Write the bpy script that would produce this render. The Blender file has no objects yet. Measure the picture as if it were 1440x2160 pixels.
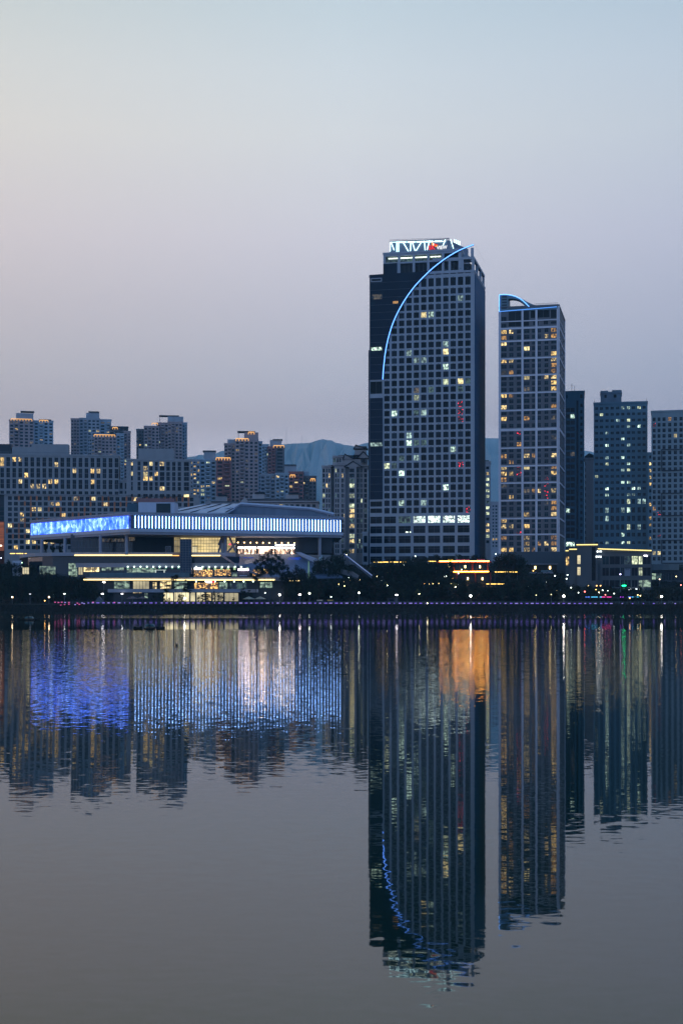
import bpy, bmesh, math, random
from mathutils import Vector
R = math.radians
random.seed(7)
S = bpy.context.scene
COL = S.collection

# ------------------------------------------------------------------ camera
# metres; camera on the near shore, 5 m above the lake, looking north (+Y), rising-front lens
CAMZ, F, HX, HY = 5.0, 3000.0, 720.0, 1268.0
cam = bpy.data.cameras.new('camera'); co = bpy.data.objects.new('camera', cam); COL.objects.link(co)
co.location = (0, 0, CAMZ); co.rotation_euler = (R(90), 0, 0)
cam.sensor_fit = 'VERTICAL'; cam.sensor_height = 36; cam.lens = 50; cam.shift_y = 188 / 2160
cam.clip_start = 0.5; cam.clip_end = 30000
S.camera = co
S.view_settings.view_transform = 'Standard'; S.view_settings.look = 'None'
S.view_settings.exposure = 0; S.view_settings.gamma = 1
S.render.engine = 'CYCLES'
cy = S.cycles
cy.max_bounces = 6; cy.diffuse_bounces = 2; cy.glossy_bounces = 4; cy.transmission_bounces = 2; cy.volume_bounces = 0
cy.sample_clamp_indirect = 12; cy.sample_clamp_direct = 0
cy.caustics_reflective = False; cy.caustics_refractive = False
cy.use_denoising = True
try: cy.denoiser = 'OPENIMAGEDENOISE'; cy.denoising_prefilter = 'ACCURATE'
except Exception: pass

# ------------------------------------------------------------------ world: dusk sky
SUN_EL, SUN_AZ = R(1.0), R(-80)
W = bpy.data.worlds.new('World'); S.world = W; W.use_nodes = True
nt = W.node_tree; nt.nodes.clear()
def N(t, nt, **k):
    n = nt.nodes.new(t)
    for a, b in k.items():
        setattr(n, a, b)
    return n
out = N('ShaderNodeOutputWorld', nt); bg = N('ShaderNodeBackground', nt)
tc = N('ShaderNodeTexCoord', nt); sep = N('ShaderNodeSeparateXYZ', nt)
nt.links.new(tc.outputs['Generated'], sep.inputs[0])
rp = N('ShaderNodeValToRGB', nt)
nt.links.new(sep.outputs['Z'], rp.inputs[0])
el = rp.color_ramp.elements
stops = [(0.0, (0.659, 0.636, 0.789)), (.102, (0.932, 0.840, 0.946)), (.1234, (0.679, 0.602, 0.663)), (.1558, (0.680, 0.642, 0.707)), (.2016, (0.734, 0.688, 0.750)),
         (.248, (0.803, 0.759, 0.815)), (.311, (0.827, 0.834, 0.831)), (.349, (0.765, 0.814, 0.836)), (.384, (0.669, 0.759, 0.800)), (.60, (.30, .46, .66)), (1.0, (.17, .32, .60))]
el[0].position = 0; el[0].color = stops[0][1] + (1,)
el[1].position = 1; el[1].color = stops[-1][1] + (1,)
for p, c in stops[1:-1]:
    e = el.new(p); e.color = c + (1,)
# the west (left) still glows warm after sunset, the east (right) is cooler
mr = N('ShaderNodeMapRange', nt); mr.inputs[1].default_value = -0.26; mr.inputs[2].default_value = 0.26
nt.links.new(sep.outputs['X'], mr.inputs[0])
rp2 = N('ShaderNodeValToRGB', nt); e2 = rp2.color_ramp.elements
e2[0].position = 0; e2[0].color = (1.08, .97, .85, 1); e2[1].position = 1; e2[1].color = (.79, .84, .92, 1)
m_ = e2.new(.5); m_.color = (1.0, 1.0, 1.0, 1)
nt.links.new(mr.outputs[0], rp2.inputs[0])
mul = N('ShaderNodeMix', nt, data_type='RGBA', blend_type='MULTIPLY'); mul.inputs[0].default_value = 1
nt.links.new(rp.outputs[0], mul.inputs[6]); nt.links.new(rp2.outputs[0], mul.inputs[7])
# unseen sky at the viewer's back, tinted blue to light and colour the facades
mb_ = N('ShaderNodeMapRange', nt); mb_.inputs[1].default_value = .1; mb_.inputs[2].default_value = -.5; nt.links.new(sep.outputs['Y'], mb_.inputs[0])
bk = N('ShaderNodeMix', nt, data_type='RGBA', blend_type='MULTIPLY'); nt.links.new(mb_.outputs[0], bk.inputs[0])
nt.links.new(mul.outputs[2], bk.inputs[6]); bk.inputs[7].default_value = (.44, .78, 1.25, 1)
sky = N('ShaderNodeTexSky', nt, sky_type='NISHITA', sun_disc=False)
sky.sun_elevation = SUN_EL; sky.sun_rotation = SUN_AZ
sk = N('ShaderNodeMix', nt, data_type='RGBA', blend_type='ADD'); sk.inputs[0].default_value = 0.05
nt.links.new(bk.outputs[2], sk.inputs[6]); nt.links.new(sky.outputs[0], sk.inputs[7])
nt.links.new(sk.outputs[2], bg.inputs[0]); bg.inputs[1].default_value = 1.0
nt.links.new(bg.outputs[0], out.inputs[0])
sl = bpy.data.lights.new('dusk_sun', 'SUN'); so = bpy.data.objects.new('dusk_sun', sl); COL.objects.link(so)
sl.energy = 0.12; sl.angle = R(30); sl.color = (1, .80, .68)
so.rotation_euler = (R(74), 0, R(-50))      # weak afterglow from the west, behind the camera

# ------------------------------------------------------------------ materials
MATS = {}
def newmat(name):
    m = bpy.data.materials.new(name); m.use_nodes = True; m.node_tree.nodes.clear(); MATS[name] = m
    return m, m.node_tree
def L(nt, a, b): nt.links.new(a, b)
def pbr(name, col, rough=.8, var=.18, scale=.35, spec=.3, metal=0, stretch=(1, 1, .25)):
    if name in MATS: return MATS[name]
    m, nt = newmat(name)
    o = N('ShaderNodeOutputMaterial', nt); b = N('ShaderNodeBsdfPrincipled', nt)
    b.inputs['Roughness'].default_value = rough; b.inputs['Specular IOR Level'].default_value = spec; b.inputs['Metallic'].default_value = metal
    t = N('ShaderNodeTexCoord', nt); mp = N('ShaderNodeMapping', nt); mp.inputs['Scale'].default_value = stretch
    L(nt, t.outputs['Object'], mp.inputs[0])
    n = N('ShaderNodeTexNoise', nt); n.inputs['Scale'].default_value = scale; n.inputs['Detail'].default_value = 5
    L(nt, mp.outputs[0], n.inputs['Vector'])
    r = N('ShaderNodeMapRange', nt); r.inputs[1].default_value = .3; r.inputs[2].default_value = .7
    r.inputs[3].default_value = 1 - var; r.inputs[4].default_value = 1 + var
    L(nt, n.outputs['Fac'], r.inputs[0])
    v = N('ShaderNodeVectorMath', nt, operation='SCALE'); v.inputs[0].default_value = col
    L(nt, r.outputs[0], v.inputs['Scale']); L(nt, v.outputs[0], b.inputs['Base Color']); L(nt, b.outputs[0], o.inputs[0])
    return m
def glass(name, col, rough=.06, spec=.5):
    return pbr(name, col, rough, .3, .25, spec, 0, (1, 1, 1))
def emit(name, col, s=1.0, sampling='AUTO'):
    if name in MATS: return MATS[name]
    m, nt = newmat(name)
    o = N('ShaderNodeOutputMaterial', nt); e = N('ShaderNodeEmission', nt)
    e.inputs[0].default_value = col + (1,); e.inputs[1].default_value = s
    L(nt, e.outputs[0], o.inputs[0]); m.cycles.emission_sampling = sampling
    return m
def litglass(name, col, lo, hi, sc=(1.1, 1.1, .7), perobj=True, sampling='NONE', cut=(.42, .62)):
    """lit room behind a pane: uneven, curtain-like; each window gets its own pattern"""
    if name in MATS: return MATS[name]
    m, nt = newmat(name)
    o = N('ShaderNodeOutputMaterial', nt); e = N('ShaderNodeEmission', nt); g = N('ShaderNodeBsdfPrincipled', nt)
    g.inputs['Base Color'].default_value = (.02, .025, .03, 1); g.inputs['Roughness'].default_value = .1
    t = N('ShaderNodeTexCoord', nt); oi = N('ShaderNodeObjectInfo', nt)
    sc_ = N('ShaderNodeVectorMath', nt, operation='SCALE'); sc_.inputs[0].default_value = (61, 37, 83)
    L(nt, oi.outputs['Random'], sc_.inputs['Scale'])
    ad = N('ShaderNodeVectorMath', nt, operation='ADD'); L(nt, t.outputs['Object'], ad.inputs[0]); L(nt, sc_.outputs[0], ad.inputs[1])
    mp = N('ShaderNodeMapping', nt); mp.inputs['Scale'].default_value = sc; L(nt, ad.outputs[0], mp.inputs[0])
    n = N('ShaderNodeTexNoise', nt); n.inputs['Scale'].default_value = 1; n.inputs['Detail'].default_value = 3
    L(nt, mp.outputs[0], n.inputs['Vector'])
    r = N('ShaderNodeMapRange', nt); r.inputs[1].default_value = cut[0]; r.inputs[2].default_value = cut[1]
    r.inputs[3].default_value = lo; r.inputs[4].default_value = hi
    L(nt, n.outputs['Fac'], r.inputs[0])
    ob_ = N('ShaderNodeMapRange', nt); L(nt, oi.outputs['Random'], ob_.inputs[0]); ob_.inputs[3].default_value = .45; ob_.inputs[4].default_value = 1.35
    mm_ = N('ShaderNodeMath', nt, operation='MULTIPLY'); L(nt, r.outputs[0], mm_.inputs[0]); L(nt, ob_.outputs[0], mm_.inputs[1]); L(nt, mm_.outputs[0], e.inputs[1])
    e.inputs[0].default_value = col + (1,)
    a = N('ShaderNodeAddShader', nt); L(nt, e.outputs[0], a.inputs[0]); L(nt, g.outputs[0], a.inputs[1]); L(nt, a.outputs[0], o.inputs[0])
    m.cycles.emission_sampling = sampling
    return m

GD = [glass('dark_glass_a', (.002, .005, .012), .06, .16), glass('dark_glass_b', (.004, .009, .02), .1, .2), glass('dark_glass_c', (.001, .004, .009), .06, .14)]
BL_ = glass('blind_glass', (.016, .028, .048), .3, .2)
GT = [glass('teal_glass_a', (.003, .020, .030), .1, .2), glass('teal_glass_b', (.005, .014, .028), .1, .2), glass('teal_glass_c', (.002, .010, .022), .1, .2)]
WARM = [litglass('lit_warm_a', (1, .64, .20), .12, 1.6), litglass('lit_warm_b', (1, .72, .30), .06, 1.5), litglass('lit_warm_c', (1, .50, .12), .05, .8),
        litglass('lit_warm_d', (1, .80, .36), .5, 1.8)]
COOL = [litglass('lit_cool_a', (.72, 1, .80), .15, 2.0), litglass('lit_cool_b', (.66, .95, .85), .08, .8), litglass('lit_cool_c', (.9, 1, .62), .25, 1.2)]
OFFB = litglass('office_bright', (.80, 1, .92), .1, 2.0, (.9, .9, 1.1), cut=(.38, .62))
DIMW = litglass('dim_warm', (1, .75, .45), .0, .14); DIMC = litglass('dim_cool', (.5, .9, .75), .0, .14)
REDG = litglass('red_glow', (1, .02, .05), .0, 5, (1.6, 1.6, 1.6), cut=(.60, .68))
MULL = pbr('mullion', (.09, .11, .14), .5)

# ------------------------------------------------------------------ mesh builder
class MB:
    def __init__(s): s.v = []; s.f = []; s.m = []; s.mats = []
    def mi(s, mat):
        if mat not in s.mats: s.mats.append(mat)
        return s.mats.index(mat)
    def face(s, pts, mat):
        i = len(s.v); s.v += [tuple(p) for p in pts]; s.f.append(tuple(range(i, i + len(pts)))); s.m.append(s.mi(mat))
    def hexa(s, p, mat):   # 8 points: bottom ring 0-3, top ring 4-7
        i = len(s.v); s.v += [tuple(q) for q in p]; k = s.mi(mat)
        for f in ((0, 3, 2, 1), (4, 5, 6, 7), (0, 1, 5, 4), (1, 2, 6, 5), (2, 3, 7, 6), (3, 0, 4, 7)):
            s.f.append(tuple(i + a for a in f)); s.m.append(k)
    def box(s, x0, x1, y0, y1, z0, z1, mat):
        s.hexa([(x0, y0, z0), (x1, y0, z0), (x1, y1, z0), (x0, y1, z0), (x0, y0, z1), (x1, y0, z1), (x1, y1, z1), (x0, y1, z1)], mat)
    def prism(s, ring, vec, mat):
        """any planar ring extruded by vec"""
        n = len(ring); i = len(s.v); k = s.mi(mat)
        s.v += [tuple(p) for p in ring] + [(p[0] + vec[0], p[1] + vec[1], p[2] + vec[2]) for p in ring]
        s.f.append(tuple(i + a for a in reversed(range(n)))); s.m.append(k)
        s.f.append(tuple(i + n + a for a in range(n))); s.m.append(k)
        for a in range(n):
            b = (a + 1) % n; s.f.append((i + a, i + b, i + n + b, i + n + a)); s.m.append(k)
    def tube(s, pts, r, mat, n=6, r2=None):
        k = s.mi(mat); rings = []
        P = [Vector(p) for p in pts]
        for j, p in enumerate(P):
            d = (P[min(j + 1, len(P) - 1)] - P[max(j - 1, 0)]).normalized()
            a = d.cross(Vector((0, 0, 1)));
            if a.length < .05: a = d.cross(Vector((0, 1, 0)))
            a.normalize(); b = d.cross(a)
            rr = r if r2 is None else r + (r2 - r) * j / max(1, len(P) - 1)
            i = len(s.v); rings.append(i)
            for q in range(n):
                t = 2 * math.pi * q / n; s.v.append(tuple(p + a * rr * math.cos(t) + b * rr * math.sin(t)))
        for j in range(len(P) - 1):
            for q in range(n):
                q2 = (q + 1) % n; s.f.append((rings[j] + q, rings[j] + q2, rings[j + 1] + q2, rings[j + 1] + q)); s.m.append(k)
        s.f.append(tuple(rings[0] + q for q in range(n))); s.m.append(k)
        s.f.append(tuple(rings[-1] + q for q in reversed(range(n)))); s.m.append(k)
    def ball(s, c, r, mat, n=8, m=6, sz=1):
        k = s.mi(mat); i = len(s.v)
        s.v.append((c[0], c[1], c[2] - r * sz))
        for a in range(1, m):
            t = math.pi * a / m
            for b in range(n):
                p = 2 * math.pi * b / n
                s.v.append((c[0] + r * math.sin(t) * math.cos(p), c[1] + r * math.sin(t) * math.sin(p), c[2] - r * sz * math.cos(t)))
        s.v.append((c[0], c[1], c[2] + r * sz)); e = len(s.v) - 1
        for b in range(n):
            b2 = (b + 1) % n
            s.f.append((i, i + 1 + b2, i + 1 + b)); s.m.append(k)
            s.f.append((e, e - n + b, e - n + b2)); s.m.append(k)
            for a in range(m - 2):
                p = i + 1 + a * n; s.f.append((p + b, p + b2, p + n + b2, p + n + b)); s.m.append(k)
    def mesh(s, name):
        me = bpy.data.meshes.new(name); me.from_pydata(s.v, [], s.f)
        for m in s.mats: me.materials.append(m)
        me.polygons.foreach_set('material_index', s.m); me.update(); return me
    def build(s, name, parent=None, loc=None):
        if not s.v: return None
        o = bpy.data.objects.new(name, s.mesh(name)); COL.objects.link(o)
        if parent: o.parent = parent
        if loc is not None: o.location = loc
        return o
def tag(o, label=None, cat=None, group=None, kind=None):
    if label: o['label'] = label
    if cat: o['category'] = cat
    if group: o['group'] = group
    if kind: o['kind'] = kind
    return o
def thing(name, label, cat, loc=(0, 0, 0), rz=0, group=None):
    o = bpy.data.objects.new(name, None); COL.objects.link(o); o.empty_display_size = .5
    o.location = loc; o.rotation_euler.z = rz; return tag(o, label, cat, group)
def structure(name, mb): return tag(mb.build(name), kind='structure')
def X(px, D): return (px - HX) * D / F
def Z(py, D): return CAMZ + (HY - py) * D / F

# ------------------------------------------------------------------ windows and buildings
WCACHE = {}
def win_mesh(w, h, mat, nx, nz):
    key = (round(w, 1), round(h, 1), mat.name, nx, nz)
    if key not in WCACHE:
        w, h = max(.2, key[0]), max(.2, key[1]); b = MB()
        b.face([(-w / 2, 0, 0), (w / 2, 0, 0), (w / 2, 0, h), (-w / 2, 0, h)], mat)
        t = .05
        for i in range(1, nx): x = -w / 2 + w * i / nx; b.box(x - t, x + t, -.1, -.004, 0, h, MULL)
        for i in range(1, nz): z = h * (i if nz != 2 else .68 * i) / (nz if nz != 2 else 1); b.box(-w / 2, w / 2, -.12, -.006, z - t, z + t, MULL)
        WCACHE[key] = b.mesh('window')
    return WCACHE[key]
class Bldg:
    """local frame: x along the front (right +), y away from the viewer, z up; origin at a front corner"""
    def __init__(s, name, label, cat, D, pk, ang, base=22.0, group=None, inset=.28):
        s.K = (X(pk, D), D); s.a = R(ang); s.base = base; s.wins = []; s.inset = inset
        s.o = thing(name, label, cat, (s.K[0], s.K[1], base), s.a, group)
        s.ex = (math.cos(s.a), math.sin(s.a)); s.ey = (-math.sin(s.a), math.cos(s.a))
    def pt(s, u, w): return (s.K[0] + u * s.ex[0] + w * s.ey[0], s.K[1] + u * s.ex[1] + w * s.ey[1])
    def u(s, px, w=0):
        k = (px - HX) / F; x, y = s.pt(0, w)
        return (k * y - x) / (s.ex[0] - k * s.ex[1])
    def w(s, px, u=0):
        k = (px - HX) / F; x, y = s.pt(u, 0)
        return (k * y - x) / (s.ey[0] - k * s.ey[1])
    def z(s, py, u=0, w=0): return Z(py, s.pt(u, w)[1]) - s.base
    def wallface(s, mb, o, d, width, z0, z1, holes, mat):
        """wall plane from o along d with rectangular holes (s0,s1,z0,z1), reveals behind"""
        n = (-d[1], d[0]); i = s.inset
        P = lambda a, zz, q=0: (o[0] + d[0] * a + n[0] * q, o[1] + d[1] * a + n[1] * q, zz)
        us = sorted({0, round(width, 3)} | {round(h[0], 3) for h in holes} | {round(h[1], 3) for h in holes})
        zs = sorted({round(z0, 3), round(z1, 3)} | {round(h[2], 3) for h in holes} | {round(h[3], 3) for h in holes})
        us = [q for q in us if -1e-3 <= q <= width + 1e-3]; zs = [q for q in zs if z0 - 1e-3 <= q <= z1 + 1e-3]
        import bisect
        cov = set()
        for h in holes:
            a0 = bisect.bisect_left(us, h[0] - .002); a1 = bisect.bisect_left(us, h[1] - .002)
            b0 = bisect.bisect_left(zs, h[2] - .002); b1 = bisect.bisect_left(zs, h[3] - .002)
            for a in range(a0, a1):
                for b in range(b0, b1): cov.add((a, b))
            mb.face([P(h[0], h[2]), P(h[1], h[2]), P(h[1], h[2], i), P(h[0], h[2], i)], mat)
            mb.face([P(h[0], h[3]), P(h[1], h[3]), P(h[1], h[3], i), P(h[0], h[3], i)], mat)
            mb.face([P(h[0], h[2]), P(h[0], h[3]), P(h[0], h[3], i), P(h[0], h[2], i)], mat)
            mb.face([P(h[1], h[2]), P(h[1], h[3]), P(h[1], h[3], i), P(h[1], h[2], i)], mat)
        for a in range(len(us) - 1):
            b = 0
            while b < len(zs) - 1:
                if (a, b) in cov: b += 1; continue
                c = b
                while c < len(zs) - 1 and (a, c) not in cov: c += 1
                mb.face([P(us[a], zs[b]), P(us[a + 1], zs[b]), P(us[a + 1], zs[c]), P(us[a], zs[c])], mat); b = c
    def block(s, x0, x1, z0, z1, w0, w1, mat, front=(), right=(), left=(), roofmat=None, name='wall', inv=False, notch=False):
        """a wing in local metres; window rects (s0,s1,z0,z1,mat,nx,nz) per face, s from the face's own left end"""
        mb = MB(); H = lambda L_: [r[:4] for r in L_]
        s.wallface(mb, (x0, w0), (1, 0), x1 - x0, z0, z1, H(front), mat)
        if notch:
            for q in front:
                if q[1] - q[0] < 3: c = x0 + (q[0] + q[1]) / 2; mb.box(c - .32, c + .32, w0 - .03, w0 - .004, q[3] + .16, q[3] + .44, MULL)
        s.wallface(mb, (x1, w0), (0, 1), w1 - w0, z0, z1, H(right), mat)
        s.wallface(mb, (x0, w1), (0, -1), w1 - w0, z0, z1, H(left), mat)
        mb.face([(x0, w1, z0), (x1, w1, z0), (x1, w1, z1), (x0, w1, z1)], mat)
        wl = mb.build(name, s.o)
        rb = MB(); p = .25
        rm = roofmat or ROOF
        rb.box(x0 - p, x1 + p, w0 - p, w0 + .15, z1 - .1, z1 + .9, mat); rb.box(x0 - p, x1 + p, w1 - .15, w1 + p, z1 - .1, z1 + .9, mat)
        rb.box(x0 - p, x0 + .15, w0 + .15, w1 - .15, z1 - .1, z1 + .9, mat); rb.box(x1 - .15, x1 + p, w0 + .15, w1 - .15, z1 - .1, z1 + .9, mat)
        rf = MB(); rf.face([(x0, w0, z1 + .02), (x1, w0, z1 + .02), (x1, w1, z1 + .02), (x0, w1, z1 + .02)], rm)
        rb.build('parapet', rf.build('roof', s.o))
        for L_, o, d in ((front, (x0, w0), (1, 0)), (right, (x1, w0), (0, 1)), (left, (x0, w1), (0, -1))):
            for r in L_: s.wins.append((o, d) + tuple(r) + (s.inset,))
        return wl
    def grid(s, cols, rows, w0, x0, pick, nx=2, nz=1, zu=0):
        """cols in photo px pairs, rows (top,bottom) in px at local x=zu; -> rects relative to x0"""
        out = []
        for ci, (a, b) in enumerate(cols):
            ua, ub = s.u(a, w0) - x0, s.u(b, w0) - x0
            for ri, (t, q) in enumerate(rows):
                m = pick(ci, ri, (a + b) / 2, (t + q) / 2)
                if m is None: continue
                out.append((ua, ub, s.z(q, zu, w0), s.z(t, zu, w0), m, nx, nz))
        return out
    def part(s, name, mb): return mb.build(name, s.o)
    def finish(s, limit=100):
        W_ = s.wins
        def area(r):
            lit = r[6] not in GD and r[6] not in GT
            return (r[3] - r[2]) * (r[5] - r[4]) * (4 if lit else 1) * (1 if r[1][0] > .5 else .25)
        W_.sort(key=area, reverse=True)
        rest = MB()
        for k, (o, d, s0, s1, z0, z1, mat, nx, nz, ins) in enumerate(W_):
            n = (-d[1], d[0]); m = (s0 + s1) / 2
            loc = (o[0] + d[0] * m + n[0] * ins, o[1] + d[1] * m + n[1] * ins, z0)
            if k < limit:
                ob = bpy.data.objects.new('window', win_mesh(s1 - s0, z1 - z0, mat, nx, nz)); COL.objects.link(ob)
                ob.parent = s.o; ob.location = loc; ob.rotation_euler.z = math.atan2(d[1], d[0])
                me = ob.data; ob.scale = ((s1 - s0) / max(.2, round(s1 - s0, 1)), 1, (z1 - z0) / max(.2, round(z1 - z0, 1)))
            else:
                h = (s1 - s0) / 2; q = lambda a, b, zz: (loc[0] + d[0] * a + n[0] * b, loc[1] + d[1] * a + n[1] * b, z0 + zz)
                H = z1 - z0
                rest.face([q(-h, 0, 0), q(h, 0, 0), q(h, 0, H), q(-h, 0, H)], mat)
                for i in range(1, nx):
                    c = -h + 2 * h * i / nx; rest.face([q(c - .05, -.08, 0), q(c + .05, -.08, 0), q(c + .05, -.08, H), q(c - .05, -.08, H)], MULL)
                for i in range(1, nz):
                    c = H * (i if nz != 2 else .68) / (nz if nz != 2 else 1); rest.face([q(-h, -.1, c - .05), q(h, -.1, c - .05), q(h, -.1, c + .05), q(-h, -.1, c + .05)], MULL)
        if rest.v: tag(rest.build('window_glazing', s.o), kind='stuff')
        return s.o
ROOF = pbr('roof_grey', (.10, .105, .11), .9)
def rnd_pick(dark, lit, p, dim=None, pd=.0, rng=None):
    rng = rng or random
    def f(ci, ri, px, py):
        r = rng.random()
        if r < p: return rng.choice(lit)
        if r < p + pd and dim: return dim
        return rng.choice(dark)
    return f
def list_pick(dark, lits, base=None, tol=(8, 8)):
    """lits: (px,py,mat) -> the window nearest that pixel"""
    def f(ci, ri, px, py):
        for x, y, m in lits:
            if abs(px - x) <= tol[0] and abs(py - y) <= tol[1]: return m
        if not base and random.random() < .07: return BL_
        return base(ci, ri, px, py) if base else random.choice(dark)
    return f
def face_on(px): return -math.degrees(math.atan((px - HX) / F))

# ================================================================== SETTING
# ------------------------------------------------------------------ ground: one sheet, lake bed to the hills
GROUND = pbr('ground_soil', (.020, .022, .020), .95, .5, .15)
GRASSM = pbr('bank_grass', (.045, .052, .030), .95, .45, 1.2, stretch=(1, 1, 1))
prof = [(-150, 3.2), (-14, 3.2), (-4, -1.0), (604, -1.2), (607.6, .15), (611, 2.0), (612.5, 3.3), (620, 4.2), (636, 9.5), (655, 15), (676, 21.0), (700, 21.8), (900, 22), (2600, 30), (13400, 60)]
def gz(y):
    for (a, b), (c, d) in zip(prof, prof[1:]):
        if a <= y <= c: return b + (d - b) * (y - a) / (c - a)
    return prof[-1][1]
g = MB(); ys = []
for (a, b), (c, d) in zip(prof, prof[1:]):
    n = 1 if (c - a > 300 or c - a < 4) else max(1, int((c - a) / 4)) if 600 < a < 700 else 2
    ys += [a + (c - a) * i / n for i in range(n)]
ys.append(13400)
xs = [-4700, -1200, -500] + [-300 + 8 * i for i in range(76)] + [500, 1200, 4700]
gi = {}
for j, y in enumerate(ys):
    for i, x in enumerate(xs):
        j_ = random.uniform(-.7, .7) if 604 < y < 690 and abs(x) < 320 else 0
        g.v.append((x, y + (j_ * .6 if y < 609 else 0), gz(y) + j_ * (.25 if y < 618 else .8)))
nx_ = len(xs); gm = g.mi(GROUND)
for j in range(len(ys) - 1):
    for i in range(nx_ - 1):
        g.f.append((j * nx_ + i, j * nx_ + i + 1, (j + 1) * nx_ + i + 1, (j + 1) * nx_ + i)); g.m.append(gm)
structure('ground', g)

# ------------------------------------------------------------------ water
m, nt = newmat('lake_water')
o = N('ShaderNodeOutputMaterial', nt); b = N('ShaderNodeBsdfPrincipled', nt)
b.inputs['Base Color'].default_value = (.000, .016, .010, 1); b.inputs['IOR'].default_value = 1.25; b.inputs['Specular Tint'].default_value = (.78, 1, .86, 1)
b.inputs['Specular IOR Level'].default_value = .5
ge = N('ShaderNodeNewGeometry', nt); sx = N('ShaderNodeSeparateXYZ', nt); L(nt, ge.outputs['Position'], sx.inputs[0])
def noisevec(scale, sxyz, detail=2):
    mp = N('ShaderNodeMapping', nt); mp.inputs['Scale'].default_value = sxyz; L(nt, ge.outputs['Position'], mp.inputs[0])
    n = N('ShaderNodeTexNoise', nt); n.inputs['Scale'].default_value = scale; n.inputs['Detail'].default_value = detail
    L(nt, mp.outputs[0], n.inputs['Vector']); return n
def sub5(n):
    v = N('ShaderNodeVectorMath', nt, operation='SUBTRACT'); L(nt, n.outputs['Color'], v.inputs[0]); v.inputs[1].default_value = (.5, .5, .5); return v
n1 = sub5(noisevec(4.6, (.55, 1, 1), 1)); n2 = sub5(noisevec(.9, (.35, 1, 1), 2))
w2 = N('ShaderNodeVectorMath', nt, operation='SCALE'); L(nt, n2.outputs[0], w2.inputs[0]); w2.inputs['Scale'].default_value = .12
ad = N('ShaderNodeVectorMath', nt, operation='ADD'); L(nt, n1.outputs[0], ad.inputs[0]); L(nt, w2.outputs[0], ad.inputs[1])
# ripple strength by distance across the lake: calm near the bank, wind ruffled further out, a calm strip off the far shore
ry = N('ShaderNodeMapRange', nt); ry.inputs[1].default_value = 0; ry.inputs[2].default_value = 640
edge = noisevec(.02, (1, 1, 1), 3)
em = N('ShaderNodeMath', nt, operation='MULTIPLY_ADD'); L(nt, edge.outputs['Fac'], em.inputs[0]); em.inputs[1].default_value = 14
L(nt, sx.outputs['Y'], em.inputs[2]); L(nt, em.outputs[0], ry.inputs[0])
rr = N('ShaderNodeValToRGB', nt); L(nt, ry.outputs[0], rr.inputs[0])
ce = rr.color_ramp.elements
def kst(y): return y / 640
RIP = [(15, .36), (21, .34), (30, .21), (45, .26), (75, .62), (140, 1.0), (246, 1.0), (262, .16), (420, .12), (428, 2.2), (520, 2.2), (545, .2), (640, .2)]
ce[0].position = kst(RIP[0][0]); ce[0].color = (RIP[0][1],) * 3 + (1,)
ce[1].position = 1; ce[1].color = (RIP[-1][1],) * 3 + (1,)
for y, v in RIP[1:-1]:
    e = ce.new(kst(y)); e.color = (v, v, v, 1)
KR = .10
ks = N('ShaderNodeMath', nt, operation='MULTIPLY'); L(nt, rr.outputs[0], ks.inputs[0]); ks.inputs[1].default_value = KR * 1.1
sc = N('ShaderNodeVectorMath', nt, operation='SCALE'); L(nt, ad.outputs[0], sc.inputs[0]); L(nt, ks.outputs[0], sc.inputs['Scale'])
ml = N('ShaderNodeVectorMath', nt, operation='MULTIPLY'); L(nt, sc.outputs[0], ml.inputs[0]); ml.inputs[1].default_value = (.16, 1, 0)
a2 = N('ShaderNodeVectorMath', nt, operation='ADD'); L(nt, ml.outputs[0], a2.inputs[0]); a2.inputs[1].default_value = (0, 0, 1)
nn = N('ShaderNodeVectorMath', nt, operation='NORMALIZE'); L(nt, a2.outputs[0], nn.inputs[0]); L(nt, nn.outputs[0], b.inputs['Normal'])
rg_ = N('ShaderNodeMapRange', nt); L(nt, rr.outputs[0], rg_.inputs[0]); rg_.inputs[1].default_value = .15; rg_.inputs[2].default_value = 1.0
rg_.inputs[3].default_value = .022; rg_.inputs[4].default_value = .045; L(nt, rg_.outputs[0], b.inputs['Roughness'])
L(nt, b.outputs[0], o.inputs[0])
WATER = m
w = MB(); w.face([(-2800, -6, 0), (2800, -6, 0), (2800, 612, 0), (-2800, 612, 0)], WATER)
structure('water', w)

# ------------------------------------------------------------------ hills
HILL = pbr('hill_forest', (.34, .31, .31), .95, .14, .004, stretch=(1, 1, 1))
def hill(profile, D, depth, name='hills'):
    h = MB(); n = 90; rows = 8; pts = []
    x0, x1 = profile[0][0], profile[-1][0]
    rg = random.Random(int(D))
    prof_ = []
    for i in range(n + 1):
        px = x0 + (x1 - x0) * i / n
        for (a, b), (c, d) in zip(profile, profile[1:]):
            if a <= px <= c: t = (px - a) / (c - a); t = t * t * (3 - 2 * t) if abs(d - b) > 5 else t; py = b + (d - b) * t; break
        prof_.append((X(px, D), Z(py + rg.uniform(-1.1, 1.1), D)))
    for r in range(-rows, rows + 1):
        t = abs(r) / rows; k = (1 - t ** 1.3)
        for i, (x, z) in enumerate(prof_):
            h.v.append((x + rg.uniform(-18, 18) * (t > 0), D + r / rows * depth + rg.uniform(-30, 30) * (t > 0), 20 + (z - 20) * k * (1 + (rg.uniform(-.05, .03) if t > 0 else 0))))
    k = h.mi(HILL); M_ = n + 1
    for r in range(2 * rows):
        for i in range(n): h.f.append((r * M_ + i, r * M_ + i + 1, (r + 1) * M_ + i + 1, (r + 1) * M_ + i)); h.m.append(k)
    return structure(name, h)
hill([(150, 1040), (290, 1000), (380, 966), (440, 958), (480, 950), (560, 942), (600, 938), (640, 934), (655, 933), (668, 928), (680, 926.5), (695, 929), (715, 936), (745, 941), (775, 950), (860, 990), (960, 1080)], 10000, 1700)
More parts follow.
